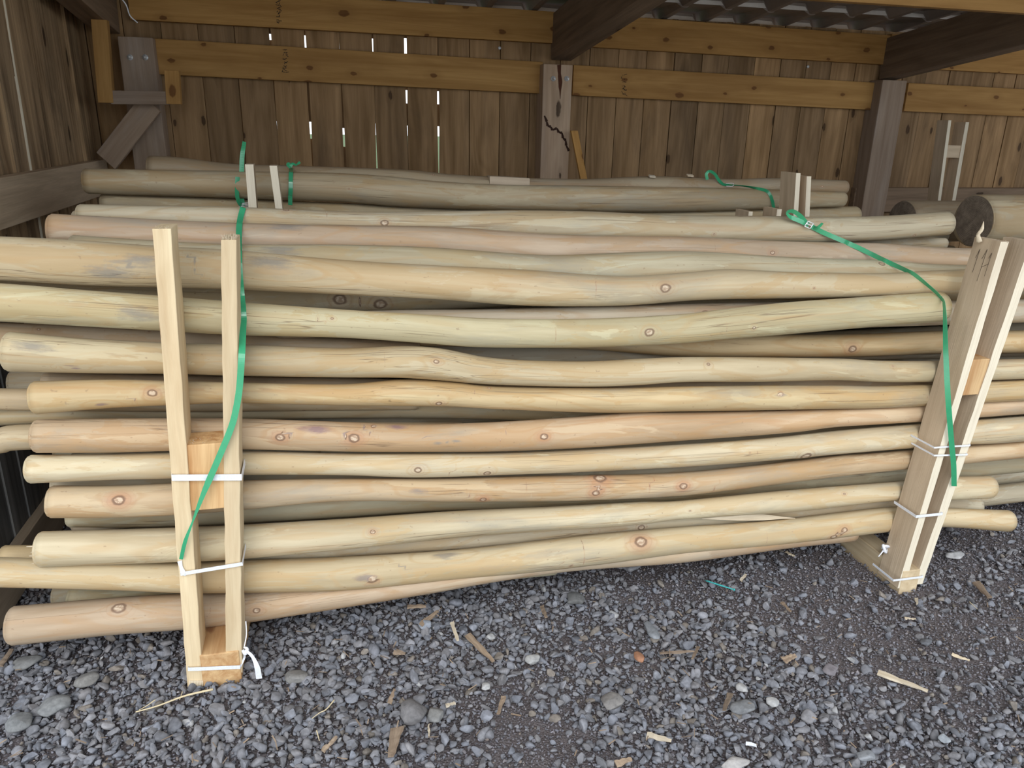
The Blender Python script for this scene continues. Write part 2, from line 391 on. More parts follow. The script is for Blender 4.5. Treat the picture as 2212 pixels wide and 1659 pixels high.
# back wall of upright boards with gaps
mb = MB()
bx = 1.01; xe = []
gaps_px = [(438, 0), (514, 0), (590, 1), (664, 2), (741, 1.5), (811, 2.2), (880, 3.2), (948, 2.4), (1015, 0.3), (1080, 0.3)]
edges = {}
x0 = onY(438, 166, WY)[0]; pitch_ = 0.1785
k0 = -5; edges_x = [x0+pitch_*k for k in range(k0, 44)]
gapw = {}
for i, (p, g) in enumerate(gaps_px): gapw[i] = g
for j in range(len(edges_x)-1):
    kL = j+k0; xa, xb = edges_x[j], edges_x[j+1]
    gl = 0.0022+0.0013*gapw.get(kL, .15)/2; gr = 0.0022+0.0013*gapw.get(kL+1, .15)/2
    n = 36; za, zb = -.1, 2.194; vs = []; gc = []; ro = (R_.uniform(0, 50), R_.uniform(-9, 9), R_.uniform(-9, 9))
    ph = R_.uniform(0, 6); yo = R_.uniform(-.003, .003)
    for q in range(n+1):
        z = za+(zb-za)*q/n
        wl = gl*(1+.9*math.sin(z*5.2+kL*1.7)*(gapw.get(kL, 0) > .9)); wr = gr*(1+.9*math.sin(z*5.2+(kL+1)*1.7)*(gapw.get(kL+1, 0) > .9))
        for (x, y) in ((xa+wl, WY+yo), (xb-wr, WY+yo), (xb-wr, WY+.022+yo), (xa+wl, WY+.022+yo)):
            vs.append((x, y, z)); gc.append((z+ro[0], x-xa+ro[1], y-WY+ro[2]))
    fs = []
    for q in range(n):
        b = q*4
        for k in range(4): fs.append((b+k, b+(k+1) % 4, b+4+(k+1) % 4, b+4+k))
    fs += [(3, 2, 1, 0), (n*4, n*4+1, n*4+2, n*4+3)]
    mb.add(vs, fs, gc, tone=R_.random())
wall_back = struct(mb.build('wall_back', M['plank']))
# outer cover strips close most of the joints from outside, leaving some open
mb = MB()
for j in range(len(edges_x)):
    kL = j+k0
    if gapw.get(kL, 0) >= 1: 
        zs = {2: [(-.1, 1.53), (1.58, 1.99), (2.02, 2.2)], 3: [(-.1, 1.49), (1.58, 1.96), (2.02, 2.2)], 4: [(-.1, 1.45), (1.55, 1.96), (2.02, 2.2)], 5: [(-.1, .9), (1.58, 1.95), (2.02, 2.2)], 6: [(-.1, .9), (1.57, 1.69), (1.76, 1.95), (2.03, 2.2)], 7: [(-.1, .9), (1.57, 1.69), (1.76, 2.2)]}.get(kL, [])
    else: zs = [(-.1, 2.2)]
    for (a, b) in zs: add_stick(mb, (edges_x[j], WY+.03, a), (edges_x[j], WY+.03, b), .035, .012)
struct(mb.build('trim_1', M['plank']))
# screws heads on the wall boards
for (px, py) in ((1079, 104), (1745, 144)):
    P = onY(px, py, WY-.004); s = MB(); tube(s, [P, P+np.array([0, -.004, 0])], .009, 10, 3); o = s.build('screw_head', M['steel'], wall_back)

# left wall of narrow boards
mb = MB(); y = 2.15; j = 0
while y < 4.6:
    w = R_.choice((.105, .12, .135, .15)); w = min(w, 4.6-y); n = 24; vs = []; gc = []; ro = (R_.uniform(0, 50), R_.uniform(-9, 9), R_.uniform(-9, 9)); dx = R_.uniform(-.008, .008)
    for q in range(n+1):
        z = -.1+2.75*q/n; g0 = .002+.0016*math.sin(z*3+j); g1 = .002+.0016*math.sin(z*3+j+1)
        for (x, yy) in ((WX+dx, y+w-g1), (WX+dx, y+g0), (WX-.022+dx, y+g0), (WX-.022+dx, y+w-g1)):
            vs.append((x, yy, z)); gc.append((z+ro[0], yy-y+ro[1], x+ro[2]))
    fs = []
    for q in range(n):
        b = q*4
        for k in range(4): fs.append((b+k, b+4+k, b+4+(k+1) % 4, b+(k+1) % 4))
    fs += [(0, 1, 2, 3), (n*4+3, n*4+2, n*4+1, n*4)]
    mb.add(vs, fs, gc, tone=R_.random()); y += w; j += 1
wall_left = struct(mb.build('wall_left', M['plank_left']))
mb = MB(); mb.add([(WX-.05, 2.15, -.1), (WX-.05, 4.7, -.1), (WX-.05, 4.7, 2.7), (WX-.05, 2.15, 2.7), (WX-.06, 2.15, -.1), (WX-.06, 4.7, -.1), (WX-.06, 4.7, 2.7), (WX-.06, 2.15, 2.7)], [(0, 1, 2, 3), (7, 6, 5, 4), (0, 4, 5, 1), (2, 6, 7, 3)])
struct(mb.build('trim_2', M['plank_left']))
wall_left['_loc'] = [0, 0, 0]
ya, yb = onX(12, 0, WX+.01)[1], onX(66, 370, WX+.01)[1]
mb = MB(); add_stick(mb, (WX+.010, yb, .9), (WX+.010, ya, 2.2), .006, .01, wdir=(0, 1, 0), ddir=(-1, 0, 0), tone=2.0, seg=12, rough=.001)
mb.build('pale_strip', M['lumber_grey'], wall_left)  # thin pale strip running up the left wall boards

# roof: tile-profile metal sheet rising towards the opening
SL = math.tan(math.radians(6.6)); RZ0 = 2.172
def roof_z(y): return RZ0+(4.75-y)*SL
mb = MB(); px_ = 0.265; rows = 0.345
xs = []; x = -1.702
while x < 8.2:
    for (f, h) in ((0, 0), (.07, .002), (.14, .024), (.80, .024), (.93, .002)): xs.append((x+f*px_, h))
    x += px_
yy = 5.01; ys = [] 
while yy > .9:
    ys.append((min(yy, 4.70), 0.036)); ys.append((yy-rows+.006, .0)); yy -= rows
vs = []
for (y, st) in ys:
    for (x, h) in xs: vs.append((x, y, roof_z(y)+h*(.9) + st*(1 if h > .01 else .1)))
nx = len(xs)
mb.add(vs, [(j*nx+i, j*nx+i+1, (j+1)*nx+i+1, (j+1)*nx+i) for j in range(len(ys)-1) for i in range(nx-1)])
ceil_ = struct(mb.build('ceiling', M['roof'])); ceil_['_loc'] = [0, 0, 0]
mb = MB()  # pale strips paint in the daylight caught by the step faces
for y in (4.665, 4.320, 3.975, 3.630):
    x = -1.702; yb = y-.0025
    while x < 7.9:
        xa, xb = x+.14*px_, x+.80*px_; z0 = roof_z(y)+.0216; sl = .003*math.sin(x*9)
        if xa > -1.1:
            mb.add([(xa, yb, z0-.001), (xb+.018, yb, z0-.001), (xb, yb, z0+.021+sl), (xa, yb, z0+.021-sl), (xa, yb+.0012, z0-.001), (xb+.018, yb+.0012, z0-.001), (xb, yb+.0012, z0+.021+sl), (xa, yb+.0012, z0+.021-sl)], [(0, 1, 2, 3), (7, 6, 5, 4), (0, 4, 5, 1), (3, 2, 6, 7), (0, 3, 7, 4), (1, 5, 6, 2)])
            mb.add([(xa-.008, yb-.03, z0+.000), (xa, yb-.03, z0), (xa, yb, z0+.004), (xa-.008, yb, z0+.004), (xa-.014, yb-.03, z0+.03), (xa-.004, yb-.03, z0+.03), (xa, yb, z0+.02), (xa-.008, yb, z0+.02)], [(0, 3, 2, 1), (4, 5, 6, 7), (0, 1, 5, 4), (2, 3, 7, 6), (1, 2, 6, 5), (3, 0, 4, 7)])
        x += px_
mb.build('step_daylight', M['steplight'], ceil_)

def put(name, label, cat, P0, P1, w, d, mat, **k):
    b = k.pop('bevel', .003); grp = k.pop('group', None)
    o = stick_obj(name, P0, P1, w, d, M[mat], bevel=b, **k); tag(o, label, cat, grp); return o

# horizontal wall beams (front faces at Y=4.54), each piece a thing
BY = 4.545
def beam(px0, px1, yt0, yb0, yt1, yb1, label, parts=None, Y=BY):
    A = onY(px0, yt0, Y); B = onY(px0, yb0, Y); C = onY(px1, yt1, Y); D = onY(px1, yb1, Y)
    h = (np.linalg.norm(A-B)+np.linalg.norm(C-D))/2
    return put('wall_beam', label, 'beam', (A+B)/2, (C+D)/2, h, .045, 'beam', wdir=(0, 0, 1), ddir=(0, 1, 0), group='horizontal wall beams', tone=.5+R_.uniform(-.2, .2))
b1 = beam(276, 1216, -34, 40, 25, 96, 'top wall beam at the left, running from the corner to the nearest dark rafter')
b2 = beam(1218, 1919, 27, 97, 76, 140, 'top wall beam right of the nearest dark rafter, under the metal roofing')
b3 = beam(1921, 2330, 76, 141, 99, 167, 'top wall beam at far right, mostly hidden by the right-hand dark rafter')
b4 = beam(336, 1172, 84, 159, 133, 203, 'lower wall beam at the left, ending at the cracked middle post')
b5 = beam(1238, 1886, 139, 207, 180, 236, 'lower wall beam between the cracked middle post and the right post')
b6 = beam(1958, 2330, 180, 239, 200, 256, 'lower wall beam right of the right post, above the H-shaped stand')
# stamped ink marks on the beams (illegible, read sideways)
def stamp(parent, px, y0, y1, seed):
    r = random.Random(seed); mb = MB(); y = y0
    while y < y1:
        for k in range(3):
            xa = px+r.uniform(-5, 4); ya = y+r.uniform(-2, 2); xb = xa+r.uniform(2, 8)*r.choice((1, 1, 0.2)); yb = ya+r.uniform(-5, 5)
            ribbon(mb, [onY(xa, ya, BY-.0012), onY(xb, yb, BY-.0012)], .0028, .0006, n=2)
        y += r.uniform(5, 8)
    mb.build('ink_stamp', M['ink'], parent)
for o in (b1, b4, b5): o['_loc'] = list(o.location)
stamp(b1, 600, 4, 54, 1); stamp(b4, 614, 106, 158, 2); stamp(b5, 1347, 162, 204, 3)

# posts
def post(name, label, pxl, pxr, py, Y, ztop, d=.13, mat='post'):
    A = onY(pxl, py, Y); B = onY(pxr, py, Y); x = (A[0]+B[0])/2; w = B[0]-A[0]
    o = put('wall_post', label, 'post', (x, Y, -.05), (x, Y, ztop), w, WY-Y-.001, mat, bevel=.004, seg=14, rough=.0012)
    o['_loc'] = list(o.location); return o, x, w
pm, pmx, pmw = post('p', 'cracked brown middle post with two bolts and a rust streak', 1174, 1237, 150, 4.47, 1.915)
pr, prx, prw = post('p', 'right-hand brown post under the right dark rafter', 1907, 1960, 176, 4.47, onY(1930, 173, 4.47)[2])
pc, pcx, pcw = post('p', 'corner post at the left with two bolts, in the dark beside the U-shaped bracket', 262, 337, 150, 4.47, onY(300, 80, 4.47)[2])
def bolt(px, py, par, Y=4.47):
    P = onY(px, py, Y); s = MB(); tube(s, [P+np.array([0, .002, 0]), P+np.array([0, -.004, 0])], .014, 14, 3); tube(s, [P+np.array([0, -.003, 0]), P+np.array([0, -.018, 0]), P+np.array([0, -.024, 0])], [.008, .008, .003], 12, 6)
    s.build('bolt', M['steel'], par)
bolt(1195, 170, pm); bolt(1224, 170, pm); bolt(281, 124, pc); bolt(314, 124, pc)
mb = MB(); ribbon(mb, [onY(1207, 140, 4.468), onY(1209, 165, 4.468), onY(1210, 190, 4.468), onY(1210, 214, 4.468)], [.028, .016, .028, .010, .002], .001, n=24); mb.build('rust_stain', M['rust'], pm)
cp = [(1176, 250), (1181, 262), (1183, 272), (1190, 274), (1193, 281), (1203, 277), (1207, 286), (1214, 287), (1216, 298), (1222, 303), (1223, 314), (1229, 326)]
mb = MB()
for a, b in zip(cp[:-1], cp[1:]): ribbon(mb, [onY(a[0], a[1], 4.4675), onY(b[0], b[1], 4.4675)], [.008, .016], .001, n=2)
mb.build('crack', M['crackdark'], pm)

# rafters rising towards the opening
def rafter(label, xc, w, h, ztop_wall, ywall=4.56, yend=1.0):
    P0 = (xc, ywall, ztop_wall-h); P1 = (xc, yend, ztop_wall-h+(ywall-yend)*SL)
    mb = MB(); add_stick(mb, P0, P1, w, h, wdir=(1, 0, 0), ddir=(0, SL, 1), seg=8, rough=.001)
    return tag(mb.build('rafter', M['rafter'], loc=P0, bevel=.004), label, 'rafter', 'dark roof rafters')
ra = onY(1238, 130, 4.5); rb = onY(1957, 173, 4.5)
rafter('nearest dark rafter, resting on the cracked middle post', onY(1222, 130, 4.47)[0], .12, .24, ra[2]+.24)
rafter('right dark rafter crossing the top right corner above the right post', onY(1937, 172, 4.47)[0], .12, .24, rb[2]+.24)
rafter('left dark rafter running along the top of the left wall', -1.0, .11, .19, 2.17)
# purlin in the top right corner
PA = onX(1880, 0, 2.6); 
Yp = 3.05
A = onY(1820, 0, Yp-.0225); B = onY(2212, 31, Yp-.0225)
print('purlin z', A, B)
put('purlin', 'orange pine purlin under the roof in the top right corner', 'beam', (A[0]-1.4, Yp, (A[2]+B[2])/2), (B[0]+1.5, Yp, (A[2]+B[2])/2), .045, .12, 'beam', wdir=(0, 1, 0), ddir=(0, 0, 1))

# U-shaped bracket in the left corner
u = empty('wall_bracket', onY(290, 222, 4.30)); tag(u, 'U-shaped bracket of three short boards in the left corner', 'bracket')
UY = 4.26
stick_obj('side_board', onY(228, 222, UY), onY(213, 42, UY), .068, .05, M['beam'], u, tone=.3)
stick_obj('side_board', onY(375, 225, UY), onY(370, 152, UY), .066, .05, M['beam'], u, tone=.6)
A = onY(238, 210, UY+.005); B = onY(362, 212, UY+.005)
stick_obj('bottom_board', A, B, .062, .045, M['post'], u, wdir=(0, 0, 1))
put('diagonal_brace', 'diagonal brown brace below the U-shaped bracket in the left corner', 'brace', onY(228, 348, 4.36), onY(326, 222, 4.36), .11, .045, 'post', wdir=(.75, 0, -.8))
# lower rail on left wall
A = onX(4, 438, WX+.05); B = onX(172, 398, WX+.05)
put('wall_rail', 'grey lower rail along the left wall, left of the rear pole bundle', 'rail', (WX+.05, 2.16, A[2]), (WX+.05, 4.55, B[2]), .17, .05, 'lumber_grey', wdir=(0, 0, 1), ddir=(-1, 0, 0), tone=1.0)
put('wall_rail', 'grey ground board along the foot of the left wall', 'rail', (WX+.04, 2.16, .08), (WX+.04, 4.5, .08), .16, .04, 'lumber_grey', wdir=(0, 0, 1), ddir=(-1, 0, 0), tone=.4)
put('wall_rail', 'dark lower rail on the back wall behind the H-shaped stand', 'rail', (prx-.1, 4.55, onY(1970, 432, 4.55)[2]), (7.5, 4.55, onY(1970, 432, 4.55)[2]), .16, .045, 'rafter', wdir=(0, 0, 1), tone=.8)
mb = MB(); tube(mb, [onY(262, -4, 4.0), onY(273, 12, 4.0), onY(281, 34, 4.02), onY(297, 49, 4.02)], .003, 6, 20)
tag(mb.build('cord', M['twine']), 'thin white cord hanging from the left dark rafter at the top of the corner', 'cord')

# ------------------------------------------------------------------ poles
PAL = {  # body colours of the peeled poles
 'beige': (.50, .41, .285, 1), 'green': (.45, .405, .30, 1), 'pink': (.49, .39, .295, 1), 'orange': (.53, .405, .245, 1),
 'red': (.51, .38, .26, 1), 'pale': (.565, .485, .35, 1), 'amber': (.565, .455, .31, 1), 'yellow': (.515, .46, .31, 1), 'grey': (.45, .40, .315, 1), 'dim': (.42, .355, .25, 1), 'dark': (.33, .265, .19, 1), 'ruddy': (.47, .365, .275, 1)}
PLACED = []   # (centres, radii)
LOGOBJ = {}
def clash(P, r, step=1):
    worst = 0
    for (Q, rq) in PLACED:
        if Q[:, 0].max() < P[0, 0] or Q[:, 0].min() > P[-1, 0]: continue
        yi = np.interp(P[:, 0], Q[:, 0], Q[:, 1]); zi = np.interp(P[:, 0], Q[:, 0], Q[:, 2]); ri = np.interp(P[:, 0], Q[:, 0], rq)
        m = (P[:, 0] >= Q[:, 0].min()) & (P[:, 0] <= Q[:, 0].max())
        d = np.hypot(P[:, 1]-yi, P[:, 2]-zi); pen = np.where(m, r+ri-d, 0); worst = max(worst, pen.max())
    return worst

def make_log(key, label, color, pts, Y=None, yf=None, slopeY=0.0, xl=None, xr=None, push=1, knots=(), tol=.004, group='poles in the front bundle', res=.018, nth=30, chamfer=.012, name='peeled_pole'):
    """pts: (px, top, bottom) along the pole as seen; Y: depth of its axis, yf: depth of its front; xl/xr: world x of hidden ends"""
    pts = sorted(pts)
    for it in range(60):
        ctr = []
        for (px, a, b) in pts:
            yc = (a+b)/2
            Y0 = Y if Y is not None else yf+.045
            for _ in range(3):
                P = onY(px, yc, Y0+slopeY*(px-1000)/1000.0); r = (b-a)/2*zc(P)/F*.985
                if Y is None: Y0 = yf+r
            ctr.append((P[0], P[1], P[2], r))
        if Y is None:
            Ym = max(c[1] for c in ctr); Y = float(np.mean([c[1] for c in ctr])); continue
        C = np.array(ctr)
        if xl is None: C[0, 0] *= (C[0, 1]-C[0, 3])/C[0, 1]
        if xr is None: C[-1, 0] *= (C[-1, 1]-C[-1, 3]*.6)/C[-1, 1]
        if xl is not None and xl < C[0, 0]: C = np.vstack([[xl, C[0, 1], C[0, 2]+(C[0, 2]-C[1, 2])/(C[0, 0]-C[1, 0])*(xl-C[0, 0])*.6, C[0, 3]], C])
        if xr is not None and xr > C[-1, 0]: C = np.vstack([C, [xr, C[-1, 1], C[-1, 2]+(C[-1, 2]-C[-2, 2])/(C[-1, 0]-C[-2, 0])*(xr-C[-1, 0])*.4, C[-1, 3]*.97]])
        n = max(30, int((C[-1, 0]-C[0, 0])/res))
        S = smooth_path(C, n)
        if push and clash(S[:, :3], S[:, 3]) > tol: Y += .006*(1 if push > 0 else -1); continue
        break
    return finish_log(key, label, color, S, knots, group, nth, chamfer, name)

def finish_log(key, label, color, S, knots=(), group=None, nth=30, chamfer=.012, name='peeled_pole'):
    PLACED.append((S[:, :3], S[:, 3]))
    seed = R_.uniform(0, 100); rr = random.Random(int(seed*1000))
    c0 = S[len(S)//2, :3].copy()
    # end chamfer rings
    def end(Sx, s):
        e = Sx[0] if s < 0 else Sx[-1]; T = nrm(Sx[1][:3]-Sx[0][:3]) if s < 0 else nrm(Sx[-1][:3]-Sx[-2][:3])
        r = e[3]; ch = min(chamfer, r*.3); o = []
        for (dx, rf) in ((0, 1-.02), (ch*.55, 1-ch*.3/r), (ch*.9, 1-ch*.8/r), (ch, .02)):
            o.append(np.concatenate([e[:3]+T*dx*s, [r*rf]]))
        return o
    L = end(S, -1)[::-1]; Rr = end(S, 1)
    A = np.vstack([L, S, Rr]); n = len(A)
    kl = []
    s_arc = np.concatenate([[0], np.cumsum(np.linalg.norm(np.diff(A[:, :3], axis=0), axis=1))])
    TH = [2*math.pi*k/nth for k in range(nth)]
    vs = []; gc = []; kn = []
    # knots given in pixels -> (s, theta) on this pole
    for k in knots:
        px, py, sz, redness = k
        d = ray(px, py); best = None
        for i in range(4, n-4):
            oc = A[i, :3]-CAM; dn = nrm(d); t = oc@dn; dist = np.linalg.norm(oc-dn*t)
            off = np.linalg.norm(oc-dn*t)
            if best is None or abs(oc@dn*0+0) is None: pass
            # closest in x
        # plane intersection approx: iterate
        Yk = np.mean(A[:, 1])
        for _ in range(4):
            P = onY(px, py, Yk); i = int(np.argmin(np.abs(A[:, 0]-P[0]))); cz = A[i, 2]; r = A[i, 3]
            dz = max(-.95*r, min(.95*r, P[2]-cz)); Yk = A[i, 1]-math.sqrt(max(1e-6, r*r-dz*dz))
        th = math.atan2(P[2]-cz, -(Yk-A[i, 1]))  # angle from the front (-Y) towards up
        kl.append((s_arc[i], th, sz*zc(P)/F*.5*(.72 if redness >= 0 else 1), redness, r))
    for _ in range(0 if nth < 20 else 2):
        c_ = (rr.uniform(.1, s_arc[-1]-.1), rr.uniform(-1.2, 1.2), rr.uniform(.0015, .004), rr.uniform(0, .5), .04)
        if all(abs(c_[0]-k[0]) > .16 for k in kl): kl.append(c_)
    lob = rr.uniform(0, 6)
    for i in range(n):
        T = nrm(A[min(n-1, i+1), :3]-A[max(0, i-1), :3]); e_front = nrm(np.array([0, -1, 0])-T*(-T[1])); e_up = np.cross(e_front, T)
        if e_up[2] < 0: e_up = -e_up
        s = s_arc[i]
        for th in TH:
            r = A[i, 3]*(1+.012*math.sin(3*th+lob+s*1.3)+.006*math.sin(5*th+s*6+lob)+.008*math.sin(s*9+lob*2+th))
            bk = (9.0, 9.0, 0.0); bd = 1e9; tha = th if th < math.pi else th-2*math.pi
            for (ks, kt, kz, kr, krr) in kl:
                du = (s-ks)/(kz*(1.35 if kr >= 0 else 1.7)); dt = (tha-kt+math.pi) % (2*math.pi)-math.pi; dv = dt*krr/(kz*(1 if kr >= 0 else .55)); dd = du*du+dv*dv
                if dd < bd: bd = dd; bk = (du, dv, 1.0+min(.98, kr) if kr >= 0 else 3.0+min(.98, -1-kr)); kz0 = kz if kr >= 0 else 0
            if bd < 30: r += kz0*.22*math.exp(-bd*.22)
            vs.append(A[i, :3]+e_front*math.cos(th)*r+e_up*math.sin(th)*r)
            gc.append((s+seed, A[i, 3]*math.cos(th)+seed*.3, A[i, 3]*math.sin(th)+seed*.7)); kn.append(bk)
    fs = [(i*nth+k, (i+1)*nth+k, (i+1)*nth+(k+1) % nth, i*nth+(k+1) % nth) for i in range(n-1) for k in range(nth)]
    fs += [tuple(range(nth)), tuple((n-1)*nth+k for k in range(nth-1, -1, -1))]
    mb = MB(); mb.add(vs, fs, gc, kn=kn, smooth=True)
    col = PAL[color]; j = [1+rr.uniform(-.015, .015) for _ in range(3)]
    o = mb.build(name, M['log'], loc=c0, color=(col[0]*j[0], col[1]*.985*j[1], col[2]*.92*j[2], 1))
    tag(o, label, 'pole', group); LOGOBJ[key] = o
    print('LOG', key, 'Y=%.3f' % S[len(S)//2, 1], 'z=%.3f' % S[len(S)//2, 2], 'r=%.3f' % S[len(S)//2, 3], 'x %.2f..%.2f' % (S[0, 0], S[-1, 0]), 'clash %.3f' % 0)
    return o

YF = 2.105   # plane the front row leans on (back of the uprights)
XL, XR = -1.07, 3.35
make_log('R', 'lowest reddish brown pole of the front bundle, its left end near the ground', 'ruddy', [(8, 1312, 1396), (234, 1293, 1373), (398, 1283, 1360), (522, 1276, 1346), (740, 1250, 1313), (907, 1226, 1286), (1074, 1198, 1256), (1242, 1176, 1233), (1480, 1158, 1214), (1706, 1130, 1184), (1850, 1114, 1168)], yf=YF+.012, knots=[(250, 1322, 26, .1), (555, 1319, 14, .3)], push=0)
make_log('Q', 'long pale orange pole just above the lowest one, reaching farthest right near the ground', 'amber', [(0, 1203, 1268), (268, 1212, 1275), (395, 1214, 1280), (515, 1210, 1280), (740, 1203, 1276), (974, 1188, 1252), (1141, 1171, 1238), (1309, 1152, 1218), (1472, 1138, 1196), (1673, 1124, 1178), (1907, 1097, 1151), (2034, 1097, 1139), (2190, 1100, 1147)], yf=YF, xl=-.98, knots=[(965, 1199, 36, -1.0), (790, 1248, 30, -1.3), (1386, 1172, 26, .9), (1823, 1145, 14, .6), (1795, 1159, 14, .6), (800, 1250, 24, .5)], push=0)
make_log('O', 'pale pole with a ragged splintered left end, above a pole running out of frame left', 'pale', [(72, 1149, 1227), (375, 1139, 1214), (515, 1134, 1208), (740, 1121, 1188), (974, 1104, 1163), (1175, 1095, 1148), (1376, 1084, 1134), (1472, 1081, 1122), (1706, 1058, 1106), (1930, 1041, 1082), (2040, 1030, 1080), (2150, 1026, 1075)], yf=YF, knots=[(807, 1149, 10, .5)], push=0)
make_log('N', 'orange brown pole with a dark round knot near its left end', 'red', [(99, 1050, 1121), (234, 1049, 1119), (375, 1043, 1113), (515, 1037, 1102), (740, 1033, 1083), (974, 1032, 1084), (1175, 1027, 1083), (1309, 1025, 1079), (1480, 1019, 1070), (1639, 1004, 1051), (1806, 984, 1030), (1950, 973, 1015)], yf=YF, xr=XR, knots=[(905, 1062, 22, -1.2), (257, 1081, 24, .98), (1050, 1078, 14, .95), (1298, 1037, 26, .8), (1285, 1065, 16, .9), (1480, 1050, 16, .9), (1595, 1058, 16, .9)], push=0)
make_log('M', 'pale cream pole between two orange poles, with two small ringed knots in the middle', 'pale', [(54, 983, 1046), (234, 980, 1037), (368, 977, 1034), (515, 974, 1027), (740, 979, 1027), (907, 979, 1032), (1074, 978, 1027), (1242, 971, 1021), (1480, 959, 1009), (1639, 947, 997), (1806, 930, 982), (1960, 917, 969), (2034, 912, 962), (2212, 898, 954)], yf=YF, xr=XR+.2, knots=[(908, 1015, 15, .2), (1054, 1022, 15, .2), (1742, 984, 22, .1)], push=0)
make_log('L', 'reddish pole with a purple stain, above the pale cream pole', 'red', [(66, 906, 980), (234, 903, 978), (368, 903, 975), (515, 904, 972), (740, 911, 976), (907, 916, 977), (1074, 911, 976), (1242, 900, 969), (1376, 890, 960), (1480, 890, 952), (1706, 885, 935), (1806, 882, 923), (1974, 874, 912)], yf=YF, xr=XR-.1, knots=[(685, 927, 40, -1.95), (852, 917, 26, -1.95), (950, 957, 12, -1.0), (990, 953, 10, -1.0), (757, 947, 22, .7), (797, 920, 10, .6), (600, 945, 18, .6), (1176, 943, 16, .6)], push=0)
make_log('K', 'yellow orange pole with a brown knot near its left end, below a beige pole', 'orange', [(63, 823, 896), (234, 819, 882), (385, 822, 875), (515, 825, 871), (740, 829, 876), (870, 819, 878), (974, 824, 879), (1074, 834, 884), (1309, 837, 892), (1480, 834, 889), (1639, 832, 887), (1806, 832, 884), (1997, 830, 878)], yf=YF, xr=XR, knots=[(1682, 855, 14, -1.2), (220, 874, 14, -1.6), (326, 849, 18, .6), (955, 871, 13, .4), (1062, 838, 6, .4), (1690, 850, 8, .4)], push=0)
make_log('I', 'thick beige pole running out of frame left at mid height, bending down in the middle', 'beige', [(2, 716, 804), (167, 729, 806), (385, 741, 809), (515, 744, 813), (740, 752, 816), (860, 747, 817), (941, 751, 822), (1041, 770, 830), (1141, 778, 834), (1275, 780, 836), (1376, 775, 833), (1480, 771, 826), (1639, 771, 825), (1806, 774, 822), (2010, 779, 825)], yf=YF, xr=XR, knots=[(168, 796, 12, -1.95), (60, 750, 44, -1.1), (941, 781, 11, .3), (1529, 787, 8, .2)], push=0)
make_log('E', 'yellow-green sagging pole with a ringed knot right of centre', 'yellow', [(0, 611, 695), (167, 624, 704), (335, 637, 714), (515, 652, 725), (740, 668, 730), (907, 678, 741), (1041, 687, 751), (1208, 689, 752), (1342, 686, 749), (1472, 679, 743), (1573, 667, 734), (1706, 652, 722), (1873, 641, 708), (2046, 630, 695)], yf=YF, knots=[(300, 680, 50, -1.0), (1406, 718, 20, .1)], push=0, xl=XL+.03)
make_log('D', 'fat beige pole running out of frame left near the top, with grey stains', 'beige', [(0, 510, 608), (167, 517, 616), (335, 530, 621), (515, 541, 627), (740, 561, 637), (941, 573, 647), (1141, 583, 661), (1342, 596, 661), (1480, 589, 651), (1572, 582, 647), (1706, 587, 645), (1907, 590, 642), (2075, 582, 636)], yf=YF+.03, xr=XR, xl=XL+.02, knots=[(585, 565, 60, -1.0), (240, 590, 60, -1.0), (300, 560, 40, -1.0), (1438, 622, 22, .15)], tol=.003)
make_log('C', 'grey-green pole lying above the fat beige pole on top of the front bundle', 'green', [(150, 508, 560), (335, 520, 575), (515, 528, 590), (740, 529, 600), (941, 535, 610), (1141, 549, 622), (1242, 550, 628), (1480, 542, 625), (1706, 555, 620), (1907, 562, 625), (2075, 572, 630)], Y=2.24, xr=XR-.2, tol=.004, knots=[(600, 541, 50, -1.0), (1903, 570, 14, .1)])
make_log('B', 'pinkish pole on top of the front bundle, its rounded left end in view', 'pink', [(103, 462, 530), (301, 472, 540), (515, 482, 548), (740, 486, 556), (941, 489, 562), (1141, 503, 575), (1242, 508, 580), (1480, 511, 576), (1639, 519, 584), (1806, 524, 586), (1907, 526, 586), (2080, 536, 594)], Y=2.34, xr=XR-.1, tol=.004, knots=[(620, 490, 44, -1.0), (1668, 546, 10, .4)])
make_log('A', 'pale greenish pole along the top of the front bundle, with the right end in view', 'green', [(167, 441, 492), (335, 444, 500), (515, 447, 506), (740, 457, 515), (940, 457, 518), (1108, 455, 520), (1280, 457, 522), (1472, 466, 526), (1639, 467, 528), (1873, 468, 522), (2056, 457, 508)], Y=2.46, tol=.004, knots=[(611, 450, 12, .4), (830, 482, 16, .2)], slopeY=0.0)
make_log('B2', 'thin greyish pole mostly hidden between the top two poles of the front bundle', 'grey', [(157, 455, 490), (515, 470, 510), (1108, 492, 530), (1639, 505, 545), (1880, 510, 542), (2045, 514, 538)], Y=2.40, tol=.004)
# second row, seen through the gaps
def back(key, label, color, cps, r, Y, **k):
    """cps: (px, centre y); r: half height in pixels"""
    pts = [(p[0], p[1]-r, p[1]+r) for p in cps]
    return make_log(key, label, color, pts, Y=Y, group='poles behind the front row', **k)
back('F', 'shadowed beige pole with two dark knots behind the gap under the fat beige pole', 'pale', [(100, 632), (385, 640), (640, 645), (825, 643), (1000, 637), (1300, 625), (1700, 620), (2000, 625)], 30, 2.22, xl=XL+.05, xr=XR-.3, knots=[(737, 647, 26, .2), (825, 657, 26, .2)])
back('G', 'grey pole peeping over the sagging yellow-green pole right of centre', 'grey', [(600, 705), (857, 697), (1074, 694), (1280, 688), (1472, 682), (1673, 680), (1950, 678)], 27, 2.24, xr=XR-.2, knots=[(1528, 677, 16, .2)])
back('J', 'orange pole emerging under the sagging yellow-green pole at the right', 'orange', [(900, 722), (1258, 730), (1472, 745), (1706, 747), (1873, 745), (2037, 739), (2212, 738)], 25, 2.20, xr=XR, knots=[(1842, 754, 18, .6)])
